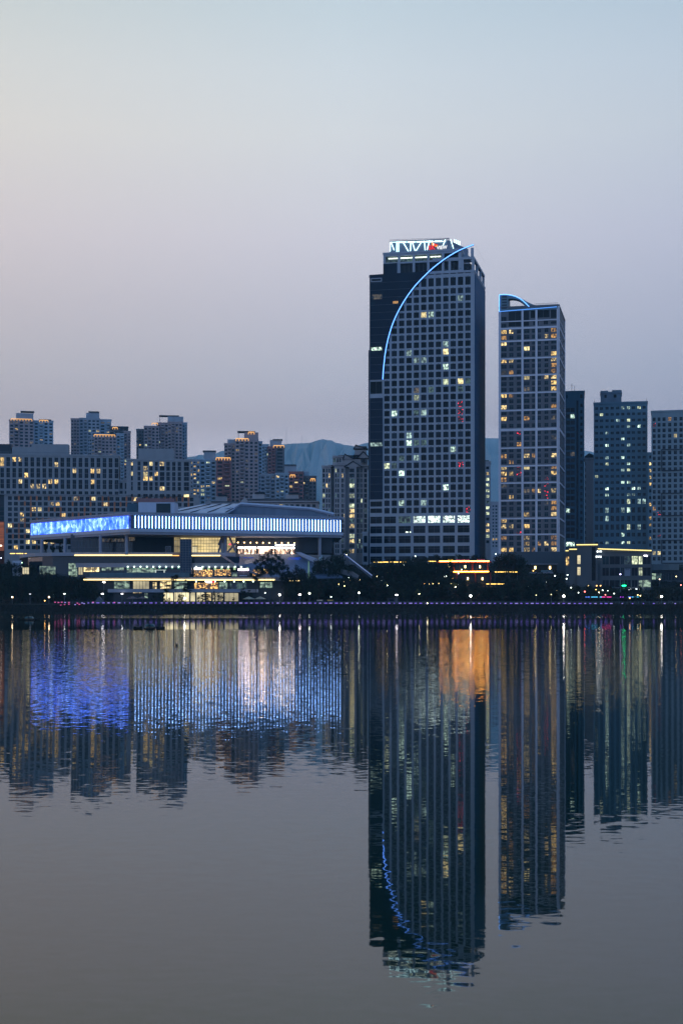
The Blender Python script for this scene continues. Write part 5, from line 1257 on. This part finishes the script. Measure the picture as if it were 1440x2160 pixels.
tree(728, 655, 1158, 16, 'thin', 'yellow lit tree at the top of the blue handrail bridge', base=24)
for px in (686, 690, 694): tree(px, 690, 1077, 7, 'thin', 'tiny shrub on the hall roof end', 'shrub', 'shrubs on the hall roof', base=Z(1086, 690))
# reeds along the waterline: uncountable
mb = MB(); rg = random.Random(5); RE = [pbr('reed_a', (.036, .034, .028), .9, .3, 1), pbr('reed_b', (.026, .030, .024), .9, .3, 1), pbr('reed_c', (.050, .040, .034), .9, .3, 1)]
for i in range(30000):
    x = rg.uniform(-175, 175); y = rg.uniform(607.2, 611.8); px = 720 + x * F / y
    hgt = rg.uniform(.6, 1.4) * (.7 + .5 * math.sin(x * .12) ** 2) * (1.15 if px < 200 or 1260 < px else .85); z = gz(y); dx = rg.uniform(-.3, .3)
    mb.face([(x - .09, y, z - .2), (x + .09, y, z - .2), (x + dx + .03, y + rg.uniform(-.2, .2), z + hgt), (x + dx - .03, y, z + hgt)], RE[int((math.sin(x * .07) + rg.uniform(0, 2)) % 3)])
tag(mb.build('reed_grass'), kind='stuff')
mb = MB(); rg = random.Random(6)
for i in range(36000):
    y = rg.uniform(616, 690) ; x = rg.uniform(-165, 165); z = gz(y) + rg.uniform(0, 1.3); s_ = rg.uniform(.25, .6)
    u = Vector((rg.uniform(-1, 1), rg.uniform(-1, 1), rg.uniform(-.4, .4))).normalized(); v = Vector((rg.uniform(-.4, .4), rg.uniform(-.4, .4), 1)).normalized(); p = Vector((x, y, z))
    mb.face([p - u * s_, p - v * s_ * .5, p + u * s_, p + v * s_ * .6], LF[rg.choice((0, 0, 1, 2))])
tag(mb.build('undergrowth'), kind='stuff')

# ================================================================== PROMENADE
DK = pbr('boardwalk', (.05, .045, .04), .8, .2, 2)
mb = MB(); y0 = 611.6; zt = Z(1273.6, y0)
mb.box(-205, 200, y0, y0 + 5, zt - .45, zt, DK)
for i in range(60): x = -122 + 4.4 * i; mb.box(x, x + .35, y0 + .3, y0 + .7, -.6, zt - .452, DK)
structure('boardwalk', mb)
r_ = thing('promenade_railing', 'low steel railing running along the lakeside boardwalk', 'railing', (0, y0, zt)); mb = MB()
for i in range(170): x = -122 + 1.62 * i; mb.box(x - .05, x + .05, .12, .2, 0, .95, STEEL)
mb.build('posts', r_); mb = MB()
for z in (.35, .65, .95): mb.tube([(-122, .16, z), (152, .16, z)], .035, STEEL, 4)
mb.build('rails', r_)
VL = [emit('violet_light', (.40, .25, 1.4), .6, 'NONE'), emit('violet_light_b', (.62, .50, 1.5), .6, 'NONE'), emit('pink_light', (1.6, .25, .8), .5, 'NONE')]
VM = []
for m_ in VL:
    mb = MB(); mb.box(-.62, .62, -.12, 0, -.24, .10, m_); mb.box(-.75, .75, -.16, .02, .105, .18, STEEL); VM.append(mb.mesh('deck_light'))
for i in range(112):
    px = 196 + 11.15 * i
    if px > 1290 and i % 2: continue
    py = 1271.8 + (px - 200) * .0012; o = bpy.data.objects.new('deck_light', VM[(i * 7) % 5 < 2]); COL.objects.link(o); s_ = rt.uniform(.6, 1.15) if rt.random() > .1 else .35
    o.scale.x = s_ if px < 1295 else s_ * .6; o.location = (X(px + rt.uniform(-.6, .6), y0), y0 - .02, Z(py, y0) + .1); tag(o, 'small violet light under the edge of the lakeside boardwalk', 'deck light', 'violet boardwalk lights')
for px, py, k in ((117, 1270, 2), (124, 1270.5, 2), (131, 1270, 2), (138, 1270.5, 1), (146, 1270.5, 2), (129, 1276, 2), (137, 1275, 2), (146, 1274, 2), (159, 1275, 1), (164, 1272, 2), (168, 1274.5, 2), (174, 1271.5, 1), (178, 1273, 1), (187, 1271.5, 0), (242, 1270.5, 2), (197, 1270, 2)):
    o = bpy.data.objects.new('deck_light', VM[k]); COL.objects.link(o); o.scale.x = .55; o.location = (X(px, y0 - .4), y0 - .4, Z(py, y0 - .4)); tag(o, 'small pink or violet light among the reeds at the left end of the boardwalk', 'deck light', 'pink lights at the left end')

# lamps on posts
def lamp(px, py, D, col, s_, label, r=.5, post=True, name='street_lamp', grp=None, flat=False, lab_group=None):
    zb = gz(D) if D > 617 else 4.0; zl = Z(py, D); o = thing(name, label, 'lamp', (X(px, D), D, zb), 0, grp); h = zl - zb
    mb = MB()
    if post: mb.tube([(0, 0, -.3), (0, 0, h - r * .5)], .09, STEEL, 6, .06); mb.build('post', o)
    mb = MB()
    if flat: mb.ball((0, 0, h), r * 1.5, emit('lamp%d%d%d_%d' % (col[0] * 9, col[1] * 9, col[2] * 9, s_), col, s_), 8, 5, .45)
    else: mb.ball((0, 0, h), r, emit('lamp%d%d%d_%d' % (col[0] * 9, col[1] * 9, col[2] * 9, s_), col, s_), 8, 6)
    lh = mb.build('lamp_head', o); mb = MB(); mb.tube([(0, 0, h + r * (.5 if flat else 1)), (0, 0, h + r * (.5 if flat else 1) + .12)], r * .7, STEEL, 8, r * .3); mb.build('cap', lh)
    return o
WC = (1, .93, .82)
for px, py, r, l in ((590, 1254.5, .52, 'brilliant white lamp on the promenade right of the parasols'), (992, 1257, .52, 'brilliant white promenade lamp below the orange cafe'), (1188, 1257.5, .55, 'brilliant white promenade lamp under the yellow edged shopping building'), (1394, 1258.5, .52, 'brilliant white promenade lamp before the domed dark tree')):
    lamp(px, py, 613.4, WC, 30, l, r * .8)
lamp(389.5, 1262, 613.2, WC, 16, 'white lamp in front of the cream ground floor windows', .4)
lamp(632.5, 1254.2, 613.4, (1, .85, .85), 14, 'flat pinkish white lamp right of the two pale parasols', .38, flat=True)
lamp(652.5, 1251.5, 613.4, (.9, 1, .75), 14, 'slim lamp with a pale green head left of the information boards', .36)
lamp(756.8, 1250.5, 613.4, (.95, 1, .75), 16, 'pale yellow headed lamp below the slanting handrail bridge', .36)
lamp(836, 1254.8, 613.4, (1, .9, .95), 14, 'flat white lamp over a dark kiosk below the tall tower', .38, flat=True)
lamp(26.5, 1259.5, 613.4, (1, .72, .4), 13, 'warm lamp far left in the dark shore trees', .32)
lamp(104, 1259.5, 613.4, (1, .72, .4), 13, 'warm lamp in the dark trees below the pale terrace wall', .32)
lamp(64, 1253, 613.6, (.6, .65, .75), 2, 'dim flat lamp between the two warm lamps at far left', .3, flat=True)
lamp(136.5, 1252.6, 613.6, (.9, 1, .9), 7, 'greenish white lamp at the right of the left tree mass', .3, flat=True)
lamp(216.5, 1252.6, 613.6, (.95, .95, 1), 10, 'flat white lamp left of the first pair of parasols', .36, flat=True)
lamp(258, 1252.6, 613.6, (.95, .95, 1), 9, 'flat white lamp above the dark parasols', .32, flat=True)
lamp(219.5, 1228, 616, (1, .95, .9), 12, 'bright flat lamp under the left end of the lower terrace line', .4, flat=True)
lamp(1307.3, 1211.3, 628, (.6, .55, 1), 9, 'tall violet lamp in front of the shopping building', .3)
lamp(1390, 1222, 628, (1, .7, .5), 6, 'small warm lamp at the top of the right podium glass', .25)
lamp(1232.5, 1248, 620, (1, .12, .10), 12, 'small red lamp beside the shopping building', .28)
for px, py in ((1130, 1255.5), (1161.5, 1254)): lamp(px, py, 616, (1, .9, .45), 3, 'faint yellow bent lamp on the dark promenade left of the bright lamp' if px < 1140 else 'faintest small yellow lamp near the brilliant lamp under the shops', .22)
# little garden lamps dotted over the slopes
WM, GN, CW, OR = (1, .74, .3), (.6, 1, .6), (.85, 1, .9), (1, .5, .12)
dots = [(730, 1176, CW), (740.5, 1184.5, CW), (751.5, 1192.5, CW), (755.5, 1196.5, GN), (762, 1201.5, CW), (773, 1210, CW), (795, 1216, WM), (806.5, 1225, CW), (735.5, 1218, CW), (745, 1218.5, WM), (759.5, 1222.5, WM), (749, 1227, WM), (703, 1236, WM), (714, 1232.5, WM),
        (725.5, 1227.5, WM), (726, 1236, WM), (737, 1224.5, OR), (699, 1220, CW), (802.5, 1194.5, CW), (814, 1201, GN), (852, 1191.5, CW), (864, 1183, CW), (875.5, 1173, CW), (797, 1185.5, CW), (882, 1244.5, CW), (895, 1231.5, OR), (904.5, 1231, WM), (912, 1231, WM), (925, 1231, WM),
        (882.5, 1197, OR), (888, 1206.5, OR), (953, 1220, OR), (966, 1209.5, (.8, .7, 1)), (936, 1215.5, CW), (940.5, 1215.5, CW), (951, 1231, WM), (964, 1232, CW), (957, 1235, GN), (1045, 1168.5, GN), (1091.5, 1211, CW), (1100, 1198, OR), (1124, 1204, OR), (1113, 1237.5, CW), (1139, 1241, WM), (1152, 1228, CW),
        (1169.5, 1214.5, CW), (1196, 1212.8, CW), (1194, 1221, CW), (1203.5, 1239.5, CW), (1203, 1246, WM), (1240, 1236, WM), (1257.5, 1235.5, OR), (1265.5, 1235.5, OR), (1256, 1244, OR), (1276, 1254.5, (1, .25, .2)), (1281, 1246, CW), (1294, 1252, CW), (1174, 1246, WM), (1435, 1234, (1, .25, .2)), (1425, 1216, WM), (958, 1192, GN), (973, 1201.5, GN),
        (1349.5, 1256.5, WM), (1327, 1261.5, OR), (95, 1267, OR), (3, 1177, (.5, .55, .6)), (72, 1184, CW), (79.5, 1184.5, CW), (66, 1188.5, (.8, 1, .4)), (46.5, 1187, GN), (46.5, 1195.5, CW), (92, 1176.5 - 6.7, CW), (91, 1202.5, GN), (96, 1202.5, GN), (100, 1202.8, GN), (119, 1275 + 2, GN), (173, 1183, CW), (184, 1184, CW), (163.5, 1207, CW), (170, 1212, OR), (186, 1213.5, (1, .1, .3)),
        (524.5, 1247.5, (1, .95, .5)), (559, 1250.5, CW), (272.5, 1243.5, CW), (288.5, 1243.5, WM), (423, 1244, CW), (1270, 1245, CW), (1219, 1250, CW), (1344, 1275 - 20, WM), (607, 1236, OR), (698, 1259, CW)]
for i, (px, py, c) in enumerate(dots):
    z_at = 620
    for D in (618, 624, 630, 636, 642, 648, 655, 662):
        if Z(py, D) > gz(D) - .2 : z_at = D
    D = min(z_at, 613 + max(0, (1262 - py)) * .55); D = max(D, 613.2)
    nm = {WM: 'yellow', CW: 'white', GN: 'green', OR: 'orange'}.get(c, 'coloured')
    o = lamp(px, py, D, c, 9, 'tiny %s garden lamp glowing among the dark trees' % nm, .22, False, 'garden_lamp', nm + ' garden lamps among the trees')
# short broken runs of warm light
for l, r, py, D, nm in ((807, 857, 1185.6, 640, 'left of the cafe below the tall tower'), (903, 919, 1184, 640, 'just left of the cafe roof line'), (1043, 1090, 1206.5, 632, 'half hidden by the big tree right of the cafe'), (1025, 1062, 1231.8, 630, 'low on the slope right of the cafe'), (22, 57, 1167.6, 668, 'at the foot of the gridded block'), (65, 84, 1168, 668, 'between the first hall columns at far left'), (94, 124, 1168, 668, 'between the second and third hall columns'), (787, 806, 1186, 640, 'faintest, at the foot of the tall tower'), (940, 952, 1206, 640, 'at the left end of the lower cafe line')):
    o = thing('light_strip', 'broken line of warm light ' + nm, 'light strip', (X(l, D), D, gz(D))); x = X(l, D); k = 0; zz = Z(py, D) - gz(D)
    mb = MB(); mb.tube([(0, .1, -.5), (0, .1, zz)], .07, STEEL, 4); mb.tube([(X(r, D) - x, .1, -.5), (X(r, D) - x, .1, zz)], .07, STEEL, 4); mb.tube([(0, .1, zz), (X(r, D) - x, .1, zz)], .07, STEEL, 4); mb.build('frame', o); mb = MB(); u = 0; W_ = X(r, D) - x
    while u < W_: s_ = rt.uniform(.5, 2.6); mb.box(u, min(W_, u + s_), -.1, 0, zz - .16, zz + .16, emit('run_light', (1, .62, .14), 3.2)); u += s_ + rt.uniform(.1, .8)
    mb.build('lamps', o)
o = thing('light_strip', 'low line of blue, cyan and pink light before the right hand shops', 'light strip', (X(1234, 616), 616, 4)); mb = MB(); x = X(1234, 616)
for l, r, c in ((1234, 1241, 'b'), (1246, 1259, 'c'), (1264, 1268, 'c'), (1268, 1288, 'p'), (1307, 1309, 'v'), (1312, 1314, 'v'), (1324, 1329, 'b'), (1332, 1340, 'c'), (1342, 1345, 'c')):
    cc = {'b': (.1, .25, 1), 'c': (.1, .6, 1), 'p': (1, .06, .4), 'v': (.5, .05, 1)}[c]; q = l
    while q < r: mb.box(X(q, 616) - x, X(q + 1.6, 616) - x, -.1, .1, Z(1260, 616) - 4, Z(1258.6, 616) - 4, emit('strip_' + c, cc, 2.2)); q += 2.3
mb.build('lamps', o); mb = MB(); mb.box(0, X(1345, 616) - x, -.08, .08, Z(1262, 616) - 4, Z(1260.1, 616) - 4, C_DARK); mb.build('rail', o)

# shrubs lit from below by small uplights
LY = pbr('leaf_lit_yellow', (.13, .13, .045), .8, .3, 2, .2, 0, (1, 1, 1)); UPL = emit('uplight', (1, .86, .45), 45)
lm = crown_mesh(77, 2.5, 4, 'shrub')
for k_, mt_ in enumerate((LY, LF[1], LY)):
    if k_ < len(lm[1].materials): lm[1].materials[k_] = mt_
for px, py, D, wd, l in ((786, 1198, 640, 3.4, 'yellow lit shrub at the foot of the slanting handrail bridge'), (794, 1202, 638, 2.6, 'small yellow lit shrub right beside the one at the foot of the bridge'), (814, 1208, 636, 2.4, 'upright lit green shrub right of the handrail bridge foot'), (815, 1231, 622, 2.4, 'bright green lit shrub low on the dark slope'),
        (958, 1234, 622, 3.0, 'widest yellow lit shrub below the orange cafe'), (882, 1249, 616, 3.0, 'dim lit shrub by the promenade left of the cafe'), (899, 1262, 614, 4.4, 'low lit hedge patch beside the promenade'), (1203, 1243, 618, 1.8, 'thin lit shrub in front of the shopping building'), (738, 1236, 624, 2.0, 'small bare shrub lit yellow among the garden lamps'), (730, 1166, 655, 3.2, 'lit shrub at the top of the handrail bridge'), (1260, 1246, 618, 2.2, 'pale lit shrub before the coloured light strip')):
    z_ = max(gz(D), Z(py + 4, D)) if py < 1255 else 4.0; o = thing('lit_shrub', l, 'shrub', (X(px, D), D, z_), random.uniform(0, 6), 'shrubs lit by uplights'); k_ = wd / 4
    o.scale = (k_, k_, k_ * (.35 if wd > 4 else 1.25))
    for nm, me in zip(('trunk', 'crown'), lm): c = bpy.data.objects.new(nm, me); COL.objects.link(c); c.parent = o
    lo = thing('uplight', 'uplight of the ' + l.replace('the one at ', ''), 'uplight', (X(px, D) + .3, D - wd * .45, z_ - .1)); mb = MB(); mb.ball((0, 0, .12), .13, UPL, 6, 5); mb.build('lens', lo); mb = MB(); mb.tube([(0, 0, -.6), (0, 0, .05)], .1, STEEL, 6); mb.build('housing', lo)
# parasols
def parasol(px, D, py, wpx, col, label):
    zb = 4.0; o = thing('parasol', label, 'parasol', (X(px, D), D, zb)); h = Z(py, D) - zb; r = wpx * D / F / 2; mb = MB(); mt = pbr('canvas_%d' % (col[0] * 100), col, .8)
    n = 8; k = [(r * math.cos(6.283 * i / n), r * math.sin(6.283 * i / n), h - r * .42) for i in range(n)]
    for i in range(n): mb.face([k[i], k[(i + 1) % n], (0, 0, h)], mt); a, c = k[i], k[(i + 1) % n]; mb.face([a, c, (c[0], c[1], c[2] - .18), (a[0], a[1], a[2] - .18)], mt)
    mb.build('canopy', o); mb = MB(); mb.tube([(0, 0, 0), (0, 0, h)], .05, STEEL, 6); mb.build('pole', o); mb = MB(); mb.tube([(0, 0, 0), (0, 0, .12)], .4, STEEL, 8); mb.build('base', o)
parasol(525, 613, 1257.8, 26, (.30, .28, .22), 'left one of the two pale parasols right of the cream windows'); parasol(549, 613, 1257.8, 25, (.30, .28, .22), 'right one of the two pale parasols right of the cream windows')
parasol(280, 613, 1257, 26, (.10, .08, .09), 'left one of the two dark parasols before the ground floor'); parasol(301, 613, 1257.5, 22, (.10, .08, .09), 'right one of the two dark parasols before the ground floor')
for px, c, l in ((675, (.35, .38, .45), 'information board on the promenade with a pale edge'), (697, (.4, .34, .1), 'information board on the promenade with yellow marks')):
    o = thing('information_board', l, 'board', (X(px, 613), 613, 4)); mb = MB(); mb.box(-1.5, 1.5, -.05, .05, .6, 1.7, C_DARK); mb.build('panel', o); mb = MB()
    for x in (-1.3, 1.2): mb.box(x, x + .1, -.04, .04, 0, .6, STEEL)
    mb.build('post', o); mb = MB()
    for i in range(5): mb.box(-1.3 + .5 * i, -1.0 + .5 * i, -.08, -.054, 1.25, 1.5, emit('board_%d' % (px), c, .8))
    mb.build('marks', o)
o = thing('kiosk', 'small dark kiosk on the promenade under the flat white lamp', 'kiosk', (X(828, 616), 616, 4)); mb = MB(); mb.box(-2.2, 2.2, -1, 1.4, 0, 2.3, C_DARK); mb.build('wall', o); mb = MB(); mb.box(-2.6, 2.6, -1.4, 1.8, 2.3, 2.5, C_TILE); mb.build('roof', o); mb = MB(); mb.box(-1.6, .6, -1.06, -1.004, 1, 1.8, GD[0]); mb.build('window', o)
o = thing('tent', 'small pale translucent tent at the edge of the left tree mass', 'tent', (X(208, 613), 613, 4)); mb = MB(); mb.prism([(-2, 0, 0), (2, 0, 0), (1.6, 0, 1.6), (.2, 0, 3.0), (-.6, 0, 2.2)], (0, 2.5, 0), pbr('tent_cloth', (.10, .12, .15), .7)); mb.build('canopy', o)

# ================================================================== RAFTS ON THE LAKE
WOOD = pbr('raft_wood', (.02, .018, .016), .8, .3, 3); TEALR = pbr('duck_house_roof', (.06, .13, .15), .5, .1, 2)
def raft(px, D, wid, label, hut=True, plants=False):
    o = thing('floating_raft', label, 'raft', (X(px, D), D, 0)); mb = MB(); rg = random.Random(px)
    n = 7
    for i in range(n): x = -wid / 2 + wid * i / n; mb.box(x, x + wid / n - .03, -.5 - rg.uniform(0, .1), .6, -.1, .14 + rg.uniform(0, .06), WOOD)
    mb.build('deck', o)
    if plants:
        mb = MB()
        for i in range(220): x = rg.uniform(-wid / 2, wid / 2); y = rg.uniform(-.45, .5); hh = rg.uniform(.05, .3) * (1 if abs(x) > wid * .2 else .6); mb.face([(x - .03, y, .1), (x + .03, y, .1), (x + rg.uniform(-.08, .08), y, .15 + hh), (x - .03, y, .15 + hh)], LF[0])
        mb.build('plants', o)
    if hut:
        w_ = wid * .42; mb = MB(); mb.box(-w_ * .8, w_ * .8, -.35, .45, .16, .5, pbr('duck_house_wall', (.10, .085, .06), .8)); mb.box(-.16, .16, -.36, -.354, .18, .42, C_DARK); mb.build('wall', o)
        mb = MB(); mb.prism([(-w_ * 1.1, -.55, .46), (w_ * 1.1, -.55, .46), (w_ * .72, -.55, .92), (-w_ * .72, -.55, .92)], (0, 1.2, 0), TEALR)
        mb.prism([(-.38, -.62, .50), (.38, -.62, .50), (0, -.62, .99)], (0, .06, 0), pbr('duck_house_gable', (.03, .05, .06), .7)); mb.build('roof', o)
    return o
raft(316.5, 254, 1.95, 'floating duck house with a teal pitched roof on the lake')
raft(291.5, 254, 1.5, 'low dark planted raft just left of the floating duck house', False, True); raft(339, 254, 1.45, 'low dark planted raft just right of the floating duck house', False, True)
raft(62, 375, 2.6, 'distant floating duck house on the lake at far left')
raft(46, 378, 2.0, 'dark planted raft left of the distant duck house', False, True); raft(78, 378, 2.0, 'dark planted raft right of the distant duck house', False, True)
DUCK = pbr('duck_feathers', (.05, .045, .04), .8, .3, 8); dm = MB(); dm.ball((0, 0, .10), .16, DUCK, 8, 6, .7); dm.ball((-.06, 0, .13), .13, DUCK, 8, 6, .7); dm.tube([(.13, 0, .12), (.17, 0, .22), (.18, 0, .30)], .045, DUCK, 6); dm.ball((.19, 0, .33), .06, DUCK, 8, 5); dm.tube([(.23, 0, .325), (.31, 0, .31)], .022, pbr('duck_bill', (.3, .2, .05), .6), 5, .012); dm.prism([(-.15, -.05, .12), (-.15, .05, .12), (-.27, 0, .2)], (0, 0, .03), DUCK)
dme = dm.mesh('duck')
for i, (px, py, z, l) in enumerate(((289, 1325, .16, 'duck sitting on the raft left of the duck house'), (336, 1325, .16, 'duck sitting on the raft right of the duck house, left one'), (342.5, 1325, .16, 'duck sitting on the raft right of the duck house, right one'), (195, 1335, 0, 'lone duck swimming well left of the rafts'), (373, 1362, 0, 'lone duck swimming right of and nearer than the rafts'))):
    D = 254.05 if z else CAMZ * F / (py - HY + .5); o = bpy.data.objects.new('duck', dme); COL.objects.link(o); o.location = (X(px, D), D, z); o.rotation_euler.z = random.uniform(0, 6); tag(o, l, 'duck', 'ducks on the lake')
# radio masts on the hill
def mast(px, D, top, bt, w_, label, red=False):
    o = thing('radio_mast', label, 'mast', (X(px, D), D, Z(bt, D) - 20)); h = Z(top, D) - Z(bt, D) + 20; mb = MB(); mt = pbr('mast_steel', (.12, .12, .14), .6)
    for sx_ in (-1, 1):
        for sy in (-1, 1): mb.tube([(sx_ * w_, sy * w_, 0), (sx_ * w_ * .15, sy * w_ * .15, h * .85)], .35, mt, 4)
    for k in range(9):
        z0, z1 = h * .095 * k, h * .095 * (k + 1); a, c = w_ * (1 - k / 10.6), w_ * (1 - (k + 1) / 10.6); mb.tube([(-a, -a, z0), (c, -c, z1)], .2, mt, 3); mb.tube([(a, -a, z0), (-c, -c, z1)], .2, mt, 3)
    mb.build('lattice', o); mb = MB(); mb.tube([(0, 0, h * .85), (0, 0, h)], .6, mt, 5, .3); mb.build('antenna', o)
    if red: mb = MB(); mb.ball((0, 0, h), 1.6, emit('mast_red', (1, .08, .05), 1.6)); mb.build('beacon', o)
mast(604, 10000, 905, 938, 12, 'tall thin lattice radio mast on the hill, the left and taller one'); mast(636.3, 10000, 917, 934, 8, 'short radio mast on the hill with a red beacon', True)

# ================================================================== HAZE
m, nt = newmat('haze_air'); o = N('ShaderNodeOutputMaterial', nt); v = N('ShaderNodeVolumePrincipled', nt)
v.inputs['Color'].default_value = (.24, .66, 1.0, 1); v.inputs['Density'].default_value = .000072; v.inputs['Anisotropy'].default_value = .3
L(nt, v.outputs[0], o.inputs['Volume'])
mb = MB(); mb.box(-4800, 4800, -300, 13600, -3, 1400, m); hz = tag(mb.build('haze'), kind='stuff')
